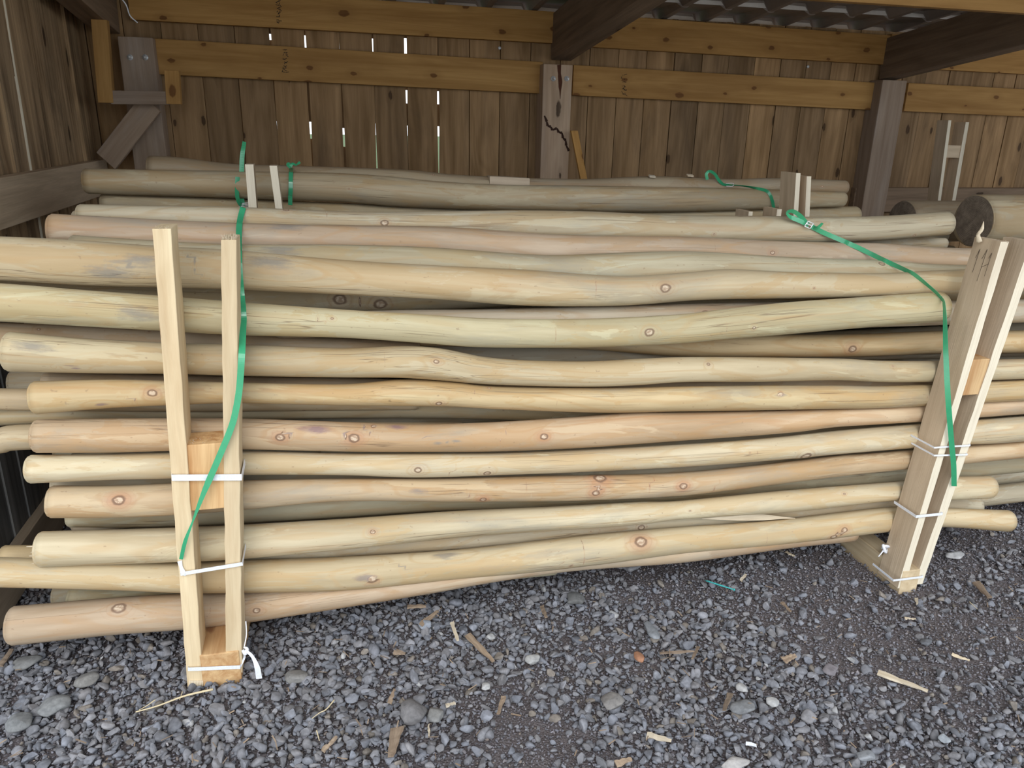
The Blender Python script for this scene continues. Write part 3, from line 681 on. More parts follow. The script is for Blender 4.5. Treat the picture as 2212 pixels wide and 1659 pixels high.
back('J2', 'dark shadowed pole deep in the gap below the sagging yellow-green pole', 'grey', [(700, 762), (1000, 768), (1200, 768), (1500, 760), (2212, 745)], 25, 2.26, xr=XR-.3)
back('H', 'shadowed brown pole between the yellow-green and thick beige poles at the left', 'pink', [(0, 728), (335, 742), (515, 752), (740, 762), (900, 768)], 32, 2.21, xl=XL+.1)
back('K0', 'short dark pole end under the thick beige pole at far left', 'pink', [(90, 830), (385, 836), (740, 842), (1400, 850)], 26, 2.24, xr=XR-.4)
back('KA', 'grey pole running out of frame left beside the yellow orange pole end', 'beige', [(0, 862), (60, 863), (400, 866), (900, 862)], 24, 2.27, xl=XL+.05)
back('K2', 'pale pole showing as a thin strip between yellow orange and reddish poles', 'pale', [(0, 896), (200, 888), (385, 886), (740, 880), (1041, 882), (1208, 888), (1472, 896), (1900, 890)], 24, 2.21, xl=XL+.06, xr=XR-.5)
back('L2', 'brownish pole ending in the dark at far left, beside the reddish pole end', 'beige', [(0, 952), (60, 944), (400, 938), (1000, 940)], 28, 2.25, xl=XL+.07)
back('M2', 'shadowed pole glimpsed between the reddish and pale cream poles at the right', 'grey', [(700, 968), (1200, 966), (1480, 958), (1700, 940), (2100, 920)], 24, 2.24, xr=XR-.2)
back('N0', 'dark pole glimpsed under the pale cream pole, above the orange brown one', 'grey', [(110, 1046), (515, 1040), (1200, 1030), (1480, 1016), (1750, 1000), (2100, 975)], 24, 2.25, xr=XR-.2)
back('N2', 'greenish pole showing as a strip below the orange brown pole', 'green', [(143, 1113), (375, 1110), (740, 1090), (941, 1077), (1141, 1070), (1472, 1055), (1740, 1032), (1940, 1018)], 27, 2.21, xr=XR-.5)
back('P2', 'shadowed olive pole with a ringed knot in the lower gap right of centre', 'grey', [(450, 1200), (740, 1180), (974, 1166), (1141, 1152), (1389, 1130), (1480, 1124), (1706, 1106), (1930, 1086), (2118, 1092)], 24, 2.22, knots=[(1389, 1139, 14, .2)])
back('Q2', 'shadowed brown pole end at far left, above the long pale orange pole', 'orange', [(8, 1204), (200, 1204), (500, 1204)], 26, 2.24, xl=-.95)
back('S', 'short greenish pole end showing above the lowest pole at the left', 'green', [(143, 1296), (268, 1298), (500, 1285), (740, 1262), (1200, 1215)], 27, 2.24)

# core of the bundle, behind the second row
rr_ = random.Random(3)
def core(cols, z0, z1, xl, xr, group, label, col='grey', dz=.094):
    for (Y, zt) in cols:
        z = z0+rr_.uniform(0, .04)
        while z < zt:
            r = rr_.uniform(.038, .046); a = rr_.uniform(xl, xl+.15); b = rr_.uniform(xr-.4, xr)
            for dzz in (0, .01, .02, .03, .04, .05, .06, .07, .08, .09, .10, .12):
                pts = np.array([(a+(b-a)*t, Y+rr_.uniform(-.004, .004), z+dzz+rr_.uniform(-.004, .004), r) for t in (0, .33, .66, 1)])
                S = smooth_path(pts, 40)
                if clash(S[:, :3], S[:, 3]) < .004: break
            else: z += .03; continue
            if z+dzz > zt: break
            finish_log('core', label, col, S, (), group, nth=14)
            z += dzz+dz
core([(2.36, 1.05), (2.47, 1.12), (2.58, 1.16), (2.69, 1.10)], .13, 1.2, -.95, 3.3, 'poles in the core of the front bundle', 'pole in the core of the front bundle, glimpsed through dark gaps')

# rear bundle
G2 = 'poles in the rear bundle'
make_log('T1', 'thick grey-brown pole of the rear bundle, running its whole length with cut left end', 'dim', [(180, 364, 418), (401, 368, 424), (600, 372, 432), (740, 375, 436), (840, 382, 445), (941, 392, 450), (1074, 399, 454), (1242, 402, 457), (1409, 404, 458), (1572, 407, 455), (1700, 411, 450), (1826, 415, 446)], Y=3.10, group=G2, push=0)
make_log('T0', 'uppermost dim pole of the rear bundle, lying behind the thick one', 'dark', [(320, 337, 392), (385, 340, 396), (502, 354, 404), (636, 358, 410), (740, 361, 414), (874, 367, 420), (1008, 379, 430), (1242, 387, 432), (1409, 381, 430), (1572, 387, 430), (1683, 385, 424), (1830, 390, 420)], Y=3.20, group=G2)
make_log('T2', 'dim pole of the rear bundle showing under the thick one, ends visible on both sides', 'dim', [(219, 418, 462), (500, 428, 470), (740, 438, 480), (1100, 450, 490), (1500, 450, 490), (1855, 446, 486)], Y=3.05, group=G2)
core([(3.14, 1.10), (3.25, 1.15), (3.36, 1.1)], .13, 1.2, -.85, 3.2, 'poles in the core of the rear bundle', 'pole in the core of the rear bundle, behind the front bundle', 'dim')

# surface finder for straps: nearest pole hit by the pixel's ray
def surf(px, py, lift=.004):
    d = nrm(ray(px, py)); best = 1e9
    for (Q, rq) in PLACED:
        # dense spheres
        n = len(Q)*4; t = np.linspace(0, len(Q)-1, n); C = np.stack([np.interp(t, np.arange(len(Q)), Q[:, k]) for k in range(3)], 1); rad = np.interp(t, np.arange(len(Q)), rq)
        oc = C-CAM; tt = oc@d; d2 = (oc**2).sum(1)-tt**2; m = d2 < rad**2
        if m.any(): best = min(best, (tt[m]-np.sqrt(rad[m]**2-d2[m])).min())
    return CAM+d*(best-lift) if best < 1e8 else None

# ------------------------------------------------------------------ uprights of the front bundle
FY = 2.0
def px_board(parent, name, x0, y0, x1, y1, wpx0, wpx1, d, mat, Y=FY, seg=24, rough=.0012, **k):
    A = onY(x0, y0, Y); B = onY(x1, y1, Y); w0 = wpx0*zc(A)/F; w1 = wpx1*zc(B)/F
    return stick_obj(name, A, B, w0, d, M[mat], parent, taper=w1/w0, seg=seg, rough=rough, **k)
sl = empty('bundle_stand', onY(465, 1485, FY)); tag(sl, 'left pale timber stand of two uprights holding the front bundle', 'timber stand', 'timber stands of the front bundle')
px_board(sl, 'upright', 423, 1492, 349, 494, 33, 37, .095, 'lumber', tone=.75)
px_board(sl, 'upright', 506, 1444, 494, 518, 33, 32, .095, 'lumber', tone=.5, cut0=-.02)
A = onY(447, 1101, FY+.006); B = onY(447, 959, FY+.006)
stick_obj('spacer_block', A, B, 84*zc(A)/F, .09, M['block'], sl, tone=.6, seg=4, rough=.001)
A = onY(478, 1451, FY-.004)
zt = onY(478, 1411, FY-.004)[2]; zb = -.02
stick_obj('sleeper', (A[0], FY-.004, (zt+zb)/2), (A[0]+.0, 2.95, (zt+zb)/2), .083, zt-zb, M['block'], sl, wdir=(1, 0, 0), ddir=(0, 0, 1), tone=.4) if False else None
mb = MB(); add_stick(mb, (A[0], FY-.004, zb), (A[0], 2.95, zb), 80*zc(A)/F, zt-zb, wdir=(1, 0, 0), ddir=(0, 0, 1), tone=.35, seg=6, rough=.0008); mb.build('sleeper', M['block'], sl, bevel=.003)
# fuzzy saw splinters on the cut tops
def splinters(parent, px, py, wpx, n, Y, h=.010, depth=.09, seed=1):
    r = random.Random(seed); mb = MB()
    for i in range(n):
        P = onY(px+r.uniform(-.5, .5)*wpx, py, Y)+np.array([0, r.uniform(0, depth*.5), -.002]); q = P+np.array([r.uniform(-.006, .006), r.uniform(-.006, .002), r.uniform(.3, 1)*h])
        tube(mb, [P, (P+q)/2+np.array([r.uniform(-.001, .001), 0, 0]), q], [.0009, .0006, .0002], 4, 4)
    mb.build('splinters', M['pale_chip'], parent)
splinters(sl, 494, 518, 30, 70, FY, .014, seed=2); splinters(sl, 349, 494, 34, 16, FY, .006, seed=3); splinters(sl, 440, 960, 70, 30, FY+.01, .008, seed=4)
# sawn fibres at the bottom of the left upright
mb = MB()
for i in range(9):
    P = onY(410+i*3.4, 1470, FY-.001); q = onY(410+i*3.4+R_.uniform(-1, 1), 1488+R_.uniform(0, 9), FY-.002); tube(mb, [P, q], [.003, .0012], 5, 3)
mb.build('splinters', M['pale_chip'], sl)

sr = empty('bundle_stand', onY(1955, 1278, FY)); tag(sr, 'right greyish timber stand with wide board faces holding the front bundle', 'timber stand', 'timber stands of the front bundle')
px_board(sr, 'upright', 1946, 1270, 2171, 522, 17, 20, .105, 'lumber_grey', tone=.7, edge=True, bevel=0)
px_board(sr, 'upright', 1984, 1262, 2236, 522, 20, 24, .105, 'lumber_grey', tone=.55, edge=True, bevel=0)
# pale sawn front edges are the same boards seen end-on; block and sleeper between them
A = onY(2100, 853, FY+.004); B = onY(2122, 776, FY+.004)
stick_obj('spacer_block', A, B, 50*zc(A)/F, .09, M['block'], sr, tone=.2, seg=3, rough=.002)
A = onY(1966, 1252, FY-.002); zt = onY(1966, 1232, FY)[2]
mb = MB(); add_stick(mb, (A[0], FY-.002, -.02), (A[0], 2.95, -.02), 44*zc(A)/F, zt+.02, wdir=(1, 0, 0), ddir=(0, 0, 1), tone=.4, seg=6, rough=.0008); mb.build('sleeper', M['lumber'], sr, bevel=.003)
A = onY(1905, 1250, FY+.12)
mb = MB(); add_stick(mb, (A[0]+.02, FY+.11, -.02), (A[0]+.02, 2.95, -.02), .035, .085, wdir=(1, 0, 0), ddir=(0, 0, 1), tone=.8, seg=6); mb.build('sleeper', M['lumber_grey'], sr, bevel=.003)
# torn spike on the top left of the first board
mb = MB(); S0 = onY(2116, 519, FY+.07); tube(mb, [S0+np.array([0, 0, -.004]), onY(2113, 507, FY+.07), onY(2121, 495, FY+.07), onY(2125, 478, FY+.07)], [.010, .006, .006, .0008], 6, 14); mb.build('splinter', M['pale_chip'], sr)
splinters(sr, 2172, 523, 16, 14, FY, .008, seed=6)
# pencil strokes on the wide left face of the first board
wf = onY(1946, 1270, FY); wt = onY(2171, 522, FY)
def face(u, v):   # u 0 rear .. 1 front, v px row
    t = (v-1270)/(522-1270.0); C = wf+(wt-wf)*t; w = (17+(20-17)*t)*zc(C)/F
    return C+np.array([-w/2-.0012, (1-u)*.105, 0])
mb = MB()
for (u0, v0, u1, v1) in ((.30, 588, .33, 542), (.33, 542, .26, 560), (.56, 602, .60, 540), (.60, 540, .50, 560), (.78, 590, .80, 545), (.80, 545, .74, 556), (.56, 575, .8, 566)):
    ribbon(mb, [face(u0, v0), face(u1, v1)], .0010, .0005, n=2)
mb.build('pencil_mark', M['ink'], sr)

# twine round the stands
def band(parent, pl, pr_, d, w, jitter=0, tail=None, seg=6):
    A = onY(pl[0], pl[1], FY-.008); B = onY(pr_[0], pr_[1], FY-.008); A2 = A+np.array([0, d, 0]); B2 = B+np.array([0, d, 0])
    pts = [A2+(A-A2)*t/seg for t in range(seg)]+[A+(B-A)*t/seg for t in range(seg)]+[B+(B2-B)*t/seg for t in range(seg+1)]
    mb = MB(); ribbon(mb, pts, w, .0012, n=0, sidevec=(0, 0, 1))
    if tail is not None:
        for t in tail: ribbon(mb, t[0], t[1], .0012, n=24, angles=t[2] if len(t) > 2 else None)
    mb.build('twine_band', M['twine'], parent)
band(sl, (371, 1032), (522, 1031), .102, .018)
band(sl, (390, 1240), (524, 1218), .102, .011, tail=[([onY(388, 1212, FY-.005), onY(392, 1228, FY-.008), onY(398, 1240, FY-.01), onY(402, 1242, FY-.006)], [.012, .008, .012, .004])])
band(sl, (406, 1446), (519, 1441), .10, .012, tail=[([onY(519, 1440, FY), onY(528, 1420, FY+.0), onY(527, 1408, FY-.01), onY(533, 1404, FY-.02)], .006), ([onY(530, 1404, FY-.02), onY(545, 1418, FY-.04), onY(555, 1440, FY-.05), onY(560, 1466, FY-.05)], [.006, .010, .016, .017], [0, .6, .2, .3]), ([onY(531, 1342, FY+.01), onY(532, 1372, FY+.0), onY(527, 1400, FY-.01)], .003)])
tw = MB(); tube(tw, [onY(524, 1404, FY-.015), onY(530, 1412, FY-.022), onY(534, 1402, FY-.02), onY(527, 1398, FY-.014)], [.004, .006, .005, .003], 7, 16); tw.build('twine_knot', M['twine'], sl)
band(sr, (2018, 967), (2096, 962), .112, .006); band(sr, (2018, 984), (2090, 982), .112, .006)
band(sr, (1979, 1116), (2036, 1110), .112, .010)
band(sr, (1930, 1254), (1994, 1246), .112, .008)
tw = MB(); P = face(0, 1203)
tube(tw, [P+np.array([.0, .0, .0]), P+np.array([-.02, -.01, .012]), P+np.array([-.012, -.02, -.012]), P+np.array([.004, -.006, -.006])], [.003, .006, .006, .003], 7, 16)
tube(tw, [P+np.array([-.01, -.008, .0]), P+np.array([.0, -.016, .008]), P+np.array([-.016, -.014, .012]), P+np.array([-.02, -.006, -.004])], [.004, .005, .005, .003], 7, 16)
tube(tw, [P+np.array([-.01, -.01, 0]), P+np.array([-.03, -.02, -.012]), P+np.array([-.05, -.03, -.02])], [.003, .003, .002], 6, 10); tw.build('twine_knot', M['twine'], sr)

# ------------------------------------------------------------------ green straps
def lay(pts, lift=.006, n=70):
    p = smooth_path([(a, b, 0.0) for a, b in pts], n); T = []
    for a, b, _ in p:
        s1 = surf(a, b, 0); s2 = surf(a+4, b-2, 0); s3 = surf(a-4, b+2, 0)
        d = [np.linalg.norm(s-CAM) for s in (s1, s2, s3) if s is not None]; T.append(min(d) if d else 1e3)
    T = np.array(T)
    # pulled tight: a band spans the hollows between poles
    for _ in range(400):
        T[1:-1] = np.minimum(T[1:-1], (T[:-2]+T[2:])/2+.0004)
    return [CAM+nrm(ray(a, b))*(t-lift) for (a, b, _), t in zip(p, T)]
def strap(label, pieces, group='green plastic straps'):
    root = empty('strap', pieces[0][1][0]); tag(root, label, 'strap', group)
    for (nm, pts, w, ang, n) in pieces:
        mb = MB(); ribbon(mb, pts, w, .0009, n=n, angles=ang); mb.build(nm, M['strap'], root)
    return root
SW = .0165
kP = surf(526, 446, .012)
def air(px, py, base=None, dy=0.0):
    b = kP if base is None else base; return onY(px, py, b[1]+dy)
body = lay([(525, 448), (518, 478), (516, 510), (516, 560), (519, 610), (524, 660), (526, 690)])+[onY(524, 730, 2.04), onY(522, 770, 1.99), onY(517, 840, 1.985), onY(508, 893, 1.982), onY(497, 930, 1.982), onY(470, 995, 1.98), onY(440, 1065, 1.98), onY(415, 1130, 1.98), onY(400, 1170, 1.982), onY(391, 1208, 1.99)]
stL = strap('long green strap over the left part of the front bundle, its free end sticking up', [
    ('strap_band', body, [SW]*17+[.011, .0045, .010, .010], [0, 0, 0, 0, 0, 0, 0, 0, 0, 0, 0, .05, .1, .1, 0, 0, 0, 0, 0, 0], 220),
    ('strap_tail', [air(525, 445), air(521, 420), air(522, 380), air(523, 340), air(528, 306)], .0165, [0, .2, 0, -.2, -.7], 40),
    ('strap_tail', [air(525, 446, dy=-.01), air(517, 438, dy=-.03), air(512, 420, dy=-.04), air(513, 382, dy=-.04)], .0150, [0, .3, .2, 0], 30)])
mb = MB()
for k in range(4):
    a = air(516, 440+k*3.2, dy=-.015); b = air(536, 438+k*3.2, dy=-.012); tube(mb, [a, (a+b)/2+np.array([0, -.005, 0]), b], .0016, 6, 10)
mb.build('wire_buckle', M['steel'], stL)
q = lambda x, y: surf(x, y, .005)
Bk = surf(1747, 487, .014)
bodyR = lay([(1752, 489), (1780, 503), (1820, 520), (1860, 538), (1907, 561), (1955, 583), (1975, 593), (2000, 613), (2022, 632), (2034, 645)])+[onY(2040, 665, 2.08), onY(2043, 760, 2.03), onY(2048, 860, 1.985), onY(2055, 950, 1.98), onY(2060, 1005, 1.98), onY(2061, 1050, 1.985)]
stR = strap('long green strap crossing the right part of the front bundle diagonally, then hanging straight down', [
    ('strap_band', bodyR, SW, [0, 0, .1, .3, .6, .95, 1.1, .7, .3, .1, 0, 0, 0, 0], 220),
    ('strap_loop', [air(1747, 486, Bk), air(1725, 476, Bk), air(1706, 468, Bk), air(1700, 459, Bk), air(1712, 456, Bk), air(1728, 466, Bk), air(1742, 482, Bk)], .0155, [.1, .2, .3, 1.2, .5, .2, .1], 50),
    ('strap_tail', [air(1757, 492, Bk), air(1766, 492, Bk, -.02), air(1777, 482, Bk, -.03)], [.012, .014, .010], [0, .5, .8], 16)])
mb = MB()
for (a, b) in (((1738, 489), (1745, 478)), ((1745, 478), (1757, 483)), ((1757, 483), (1750, 494)), ((1750, 494), (1738, 489)), ((1742, 483), (1754, 488))):
    tube(mb, [air(a[0], a[1], Bk, -.008), air(b[0], b[1], Bk, -.008)], .0020, 6, 4)
mb.build('wire_buckle', M['steel'], stR)
K2_ = surf(628, 372, .012)
st3 = strap('green strap knotted over the rear bundle at the left', [
    ('strap_band', lay([(629, 362), (628, 385), (628, 405), (627, 425)], .006, 20)+[onY(627, 443, K2_[1]-.08)], .0150, None, 60),
    ('strap_tail', [air(627, 360, K2_), air(632, 354, K2_), air(640, 356, K2_), air(648, 350, K2_)], .010, [0, .5, 1.0, .4], 20),
    ('strap_tail', [air(630, 360, K2_), air(624, 353, K2_), air(621, 356, K2_), air(627, 362, K2_)], .010, [0, .8, .6, .4], 20)])
K3 = surf(1572, 400, .010)
st4 = strap('green strap with a raised loop over the rear bundle at the right', [
    ('strap_loop', [air(1528, 388, K3), air(1526, 376, K3), air(1533, 370, K3), air(1544, 376, K3), air(1552, 388, K3), air(1562, 398, K3), air(1574, 400, K3)], .013, [.2, .4, .5, .3, .2, .6, .8], 40),
    ('strap_band', lay([(1574, 400), (1600, 401), (1630, 406), (1655, 412), (1664, 422), (1669, 436)], .006, 30)+[onY(1672, 452, K3[1]-.10)], .013, [1.0, 1.2, 1.1, .6, .2, .1, 0], 50)])
mb = MB(); tube(mb, [air(1568, 396, K3, -.01), air(1584, 396, K3, -.01), air(1583, 402, K3, -.01), air(1569, 402, K3, -.01)], .0016, 6, 14); mb.build('wire_buckle', M['steel'], st4)

# rear uprights standing between the bundles
def rear_board(label, x0, y0, x1, y1, w0, w1, d, Y, mat='lumber_grey', tone=.7, fl=True):
    A = onY(x0, y0, Y); B = onY(x1, y1, Y); w = w1*zc(B)/F
    D = (B-A)/(B[2]-A[2]); A0 = B-D*(B[2]+.0)
    o = stick_obj('upright_board', A0, B, w, d, M[mat], tone=tone, seg=10, rough=.0008, edge=True, bevel=0); tag(o, label, 'board', 'upright boards between the bundles'); return o
RYb = 2.88
rear_board('left one of two narrow upright boards beside the left strap, behind the front bundle', 545, 440, 538, 355, 18, 17, .06, RYb, 'lumber_grey', .6)
rear_board('right one of two narrow upright boards beside the left strap, behind the front bundle', 601, 442, 590, 358, 16, 15, .06, RYb, 'lumber_grey', .5)
rear_board('taller wide-faced upright board behind the front bundle at the right', 1719, 463, 1725, 374, 9, 11, .11, RYb-.05, 'lumber_grey', .9)
rear_board('shorter upright board right of the taller one behind the front bundle', 1744, 463, 1748, 381, 11, 11, .09, RYb-.05, 'lumber_grey', 1.0)
for i, (xa, ya, w, t, lb) in enumerate(((1622, 457, 9, .8, 'small sawn board end peeping over the top pole, the left one'), (1684, 452, 11, 1.0, 'small pale board end next to the taller upright board at the right'))):
    B = onY(xa, ya, 2.72); o = stick_obj('upright_board', (B[0], B[1], 0), B, w*zc(B)/F, .10, M['lumber_grey'], tone=t, seg=4, rough=.001, edge=True, bevel=0); tag(o, lb, 'board', 'upright boards between the bundles')
# block on the rear bundle
P = surf(1100, 392, .0)
o = stick_obj('wood_block', (P[0]-.085, P[1]-.012, P[2]+.004), (P[0]+.085, P[1]-.012, P[2]-.004), .035, .055, M['lumber_grey'], wdir=(0, 0, 1), tone=.2); tag(o, 'grey wood block lying on the middle of the rear bundle', 'wood block')
for (px, py, w, lb) in ((1490, 380, 14, 'small pale chip on the rear bundle left of the raised strap loop'), (1408, 382, 16, 'small brown chip on top of the rear bundle')):
    P = surf(px, py+6, 0.0)
    if P is not None:
        mb = MB(); add_stick(mb, P+np.array([-.014, 0, .012]), P+np.array([.014, 0, .010]), .016, .006, wdir=(0, 1, .3), ddir=(0, 0, 1)); tag(mb.build('wood_chip', M['pale_chip'], loc=P), lb, 'wood chip', 'wood chips')
put('leaning_stick', 'orange wooden stick leaning against the cracked middle post', 'stick', onY(1278, 470, 4.30), onY(1241, 282, 4.40), .042, .022, 'beam', tone=.9)

# H-shaped stand on the right
hs = empty('bundle_stand', onY(2030, 440, 4.0)); tag(hs, 'grey H-shaped timber stand against the back wall at the right', 'timber stand')
HY = 3.95
def hb(x0, y0, x1, y1, w, d):
    A = onY(x0, y0, HY); B = onY(x1, y1, HY); D = (B-A)/(B[2]-A[2]); A0 = B-D*B[2]
    stick_obj('upright', A0, B, w*zc(B)/F, d, M['lumber_grey'], hs, tone=.9, seg=10, rough=.0008, edge=True, bevel=0)
hb(2028, 440, 2052, 260, 8, .085); hb(2059, 441, 2090, 264, 9, .085)
stick_obj('spacer_block', onY(2046, 327, HY+.004), onY(2076, 328, HY+.004), 26*zc(onY(2060, 327, HY))/F, .06, M['lumber_grey'], hs, wdir=(0, 0, 1), tone=.8)

# thick logs on the right
def mat_end():
    t = NT('weathered_log_end'); g = t.attr('gc'); sp = t.n('ShaderNodeSeparateXYZ'); t.set(sp.inputs[0], g)
    r = t.math('SQRT', t.math('ADD', t.math('MULTIPLY', sp.outputs[1], sp.outputs[1]), t.math('MULTIPLY', sp.outputs[2], sp.outputs[2])))
    w = t.math('ADD', r, t.math('MULTIPLY', t.noise(g, 20, 3), .012)); ring = t.math('SINE', t.math('MULTIPLY', w, 900))
    n = t.noise(g, 30, 5, .7)
    col = t.mix(t.maprange(n, .3, .7, 0, 1), (.14, .11, .085, 1), (.32, .26, .20, 1)); col = t.mix(t.maprange(ring, 0, 1, 0, .4), col, (.07, .05, .035, 1))
    t.bump(n, .5, .003); return t.fin(col, .9, .2)
M['logend'] = mat_end()
def big_log(label, cx, cy, hpx, Y, length, color, zfix=None):
    C = onY(cx, cy, Y); r = hpx/2*zc(C)/F
    if zfix is not None: C[2] = zfix+r
    S = smooth_path([(C[0], Y, C[2], r), (C[0]+length*.3, Y+.01, C[2]-.005, r*1.0), (C[0]+length*.6, Y-.01, C[2], r*.97), (C[0]+length, Y, C[2]-.01, r*.95)], 60)
    o = finish_log('big', label, color, S, (), 'thick logs at the right', nth=36, chamfer=.006, name='thick_log')
    o['_loc'] = list(o.location)
    mb = MB(); n = 36; vs = [(C[0]-.0085, Y, C[2])]; gc = [(0, 0, 0)]
    for ri in (.35, .7, .965):
        for k in range(n):
            th = 2*math.pi*k/n; vs.append((C[0]-.0085+(.002 if ri > .9 else 0), Y+math.cos(th)*r*ri, C[2]+math.sin(th)*r*ri)); gc.append((0, math.cos(th)*r*ri, math.sin(th)*r*ri))
    fs = [(0, 1+(k+1) % n, 1+k) for k in range(n)]
    for j in range(2): fs += [(1+j*n+k, 1+j*n+(k+1) % n, 1+(j+1)*n+(k+1) % n, 1+(j+1)*n+k) for k in range(n)]
    mb.add(vs, fs, gc, smooth=False); e = mb.build('sawn_end', M['logend'], o); e['label'] = 'dark weathered sawn end'
    return o
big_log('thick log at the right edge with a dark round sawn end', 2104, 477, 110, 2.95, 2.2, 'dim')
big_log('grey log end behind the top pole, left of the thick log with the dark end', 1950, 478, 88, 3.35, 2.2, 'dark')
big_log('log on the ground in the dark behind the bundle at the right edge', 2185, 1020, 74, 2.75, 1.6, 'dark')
# lower logs carrying the thick ones, out of sight behind the front bundle
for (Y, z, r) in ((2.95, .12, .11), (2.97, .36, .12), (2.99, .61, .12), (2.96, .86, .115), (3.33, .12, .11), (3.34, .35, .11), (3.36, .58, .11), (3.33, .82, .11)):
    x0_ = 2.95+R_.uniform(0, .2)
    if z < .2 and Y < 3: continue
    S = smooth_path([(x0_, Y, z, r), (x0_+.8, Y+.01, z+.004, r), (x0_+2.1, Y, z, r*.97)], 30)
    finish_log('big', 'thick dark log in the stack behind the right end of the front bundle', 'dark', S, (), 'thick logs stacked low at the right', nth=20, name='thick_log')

# ragged fibres at the left end of the pale splintered pole
o = LOGOBJ['O']; o['_loc'] = list(o.location); mb = MB()
for (x0, y0, x1, y1, w) in ((72, 1180, 57, 1181, .003), (70, 1201, 63, 1201, .0025), (72, 1192, 66, 1193, .002), (73, 1215, 68, 1218, .0015)):
    tube(mb, [onY(x0+6, y0, YF+.015), onY(x1, y1, YF+.015)], [w, w*.4], 5, 4)
mb.build('splinters', M['pale_chip'], o)
# torn pale strip under the splintered pole at the right
mb = MB(); vs = []
strip = [(1516, 1120, 1121), (1560, 1116, 1123), (1600, 1112, 1125), (1650, 1111, 1124), (1690, 1116, 1121), (1718, 1119, 1120)]
for (x, a, b) in strip:
    for yy, dz in ((a, 0), (b, 0)): vs.append(onY(x, yy, YF+.055))
for (x, a, b) in strip:
    for yy, dz in ((a, 0), (b, 0)): vs.append(onY(x, yy, YF+.059))
n = len(strip); fs = [(2*i, 2*i+1, 2*i+3, 2*i+2) for i in range(n-1)]+[(2*n+2*i+2, 2*n+2*i+3, 2*n+2*i+1, 2*n+2*i) for i in range(n-1)]
fs += [(2*i+2, 2*n+2*i+2, 2*n+2*i, 2*i) for i in range(n-1)]+[(2*i+1, 2*n+2*i+1, 2*n+2*i+3, 2*i+3) for i in range(n-1)]
mb.add(vs, fs); sp_ = mb.build('torn_fibre', M['pale_chip'], o)

# ------------------------------------------------------------------ gravel
def ico(sub):
    import bmesh
    bm = bmesh.new(); bmesh.ops.create_icosphere(bm, subdivisions=sub, radius=1.0); bm.verts.ensure_lookup_table()
    V = np.array([v.co[:] for v in bm.verts]); Fc = np.array([[v.index for v in f.verts] for f in bm.faces]); bm.free(); return V, Fc
def stone_shape(V, rs, facets=9, flat=.62):
    P = V.copy()
    for _ in range(facets):
        d = rs.normal(size=3); d /= np.linalg.norm(d); h = rs.uniform(.34, .70); t = P@d; m = t > h; P[m] -= np.outer(t[m]-h, d)
    P *= np.array([rs.uniform(.8, 1.25), rs.uniform(.65, .95), rs.uniform(.42, .78)])
    return P
def scatter(name, pos, size, rs, sub, nshape, label, smooth=False, tint=0.0):
    V, Fc = ico(sub); shapes = [stone_shape(V, rs, 9) for _ in range(nshape)]
    N = len(pos); nv = len(V); nf = len(Fc); FL = np.ones(N*nf, bool)
    AV = np.empty((N, nv, 3), np.float32); C = np.empty((N, nv, 4), np.float32)
    for i in range(N):
        P = shapes[rs.randint(nshape)]*size[i]*1.08
        a = rs.uniform(0, 2*np.pi); bta = rs.normal()*.45; g = rs.normal()*.45
        ca, sa = np.cos(a), np.sin(a); cb, sb = np.cos(bta), np.sin(bta); cg, sg = np.cos(g), np.sin(g)
        Rz = np.array([[ca, -sa, 0], [sa, ca, 0], [0, 0, 1]]); Rx = np.array([[1, 0, 0], [0, cb, -sb], [0, sb, cb]]); Ry = np.array([[cg, 0, sg], [0, 1, 0], [-sg, 0, cg]])
        AV[i] = P@(Rz@Rx@Ry).T+pos[i]
        v = rs.uniform(.135, .215)*(1+.0*i); w = rs.uniform(-1, 1)
        q = rs.rand()
        c = np.array([v*(1+.04*w), v*1.01, v*(1.12-.06*w)])
        if q < .045: c = np.array([v*1.08, v*.95, v*.84])
        elif q < .053: c = np.array([.36, .36, .37])
        elif q < .14: c *= 1.25
        c = c*(1-tint)+c*np.array([.9, .82, .84])*tint
        C[i, :, :3] = c; C[i, :, 3] = 1; FL[i*nf:(i+1)*nf] = rs.rand() < .7
    me = bpy.data.meshes.new(name)
    faces = (Fc[None]+(np.arange(N)*nv)[:, None, None]).reshape(-1, 3)
    me.vertices.add(N*nv); me.vertices.foreach_set('co', AV.ravel())
    me.loops.add(faces.size); me.loops.foreach_set('vertex_index', faces.ravel().astype(np.int32))
    me.polygons.add(len(faces)); me.polygons.foreach_set('loop_start', np.arange(0, faces.size, 3, dtype=np.int32))
    try: me.polygons.foreach_set('loop_total', np.full(len(faces), 3, dtype=np.int32))
    except Exception: pass
    me.polygons.foreach_set('use_smooth', FL)
    me.update(calc_edges=True)
    a = me.attributes.new('scol', 'FLOAT_COLOR', 'POINT'); a.data.foreach_set('color', C.reshape(-1))
    me.materials.append(M['gravel']); me.validate()
    o = bpy.data.objects.new(name, me); COL.objects.link(o); tag(o, label, 'gravel', kind='stuff'); return o
def vfl(x, y): return 0.008*np.sin(x*3.1+y*1.3)+0.006*np.sin(x*7.7-y*5.1+1)+0.004*np.sin(x*15+y*13)-.012
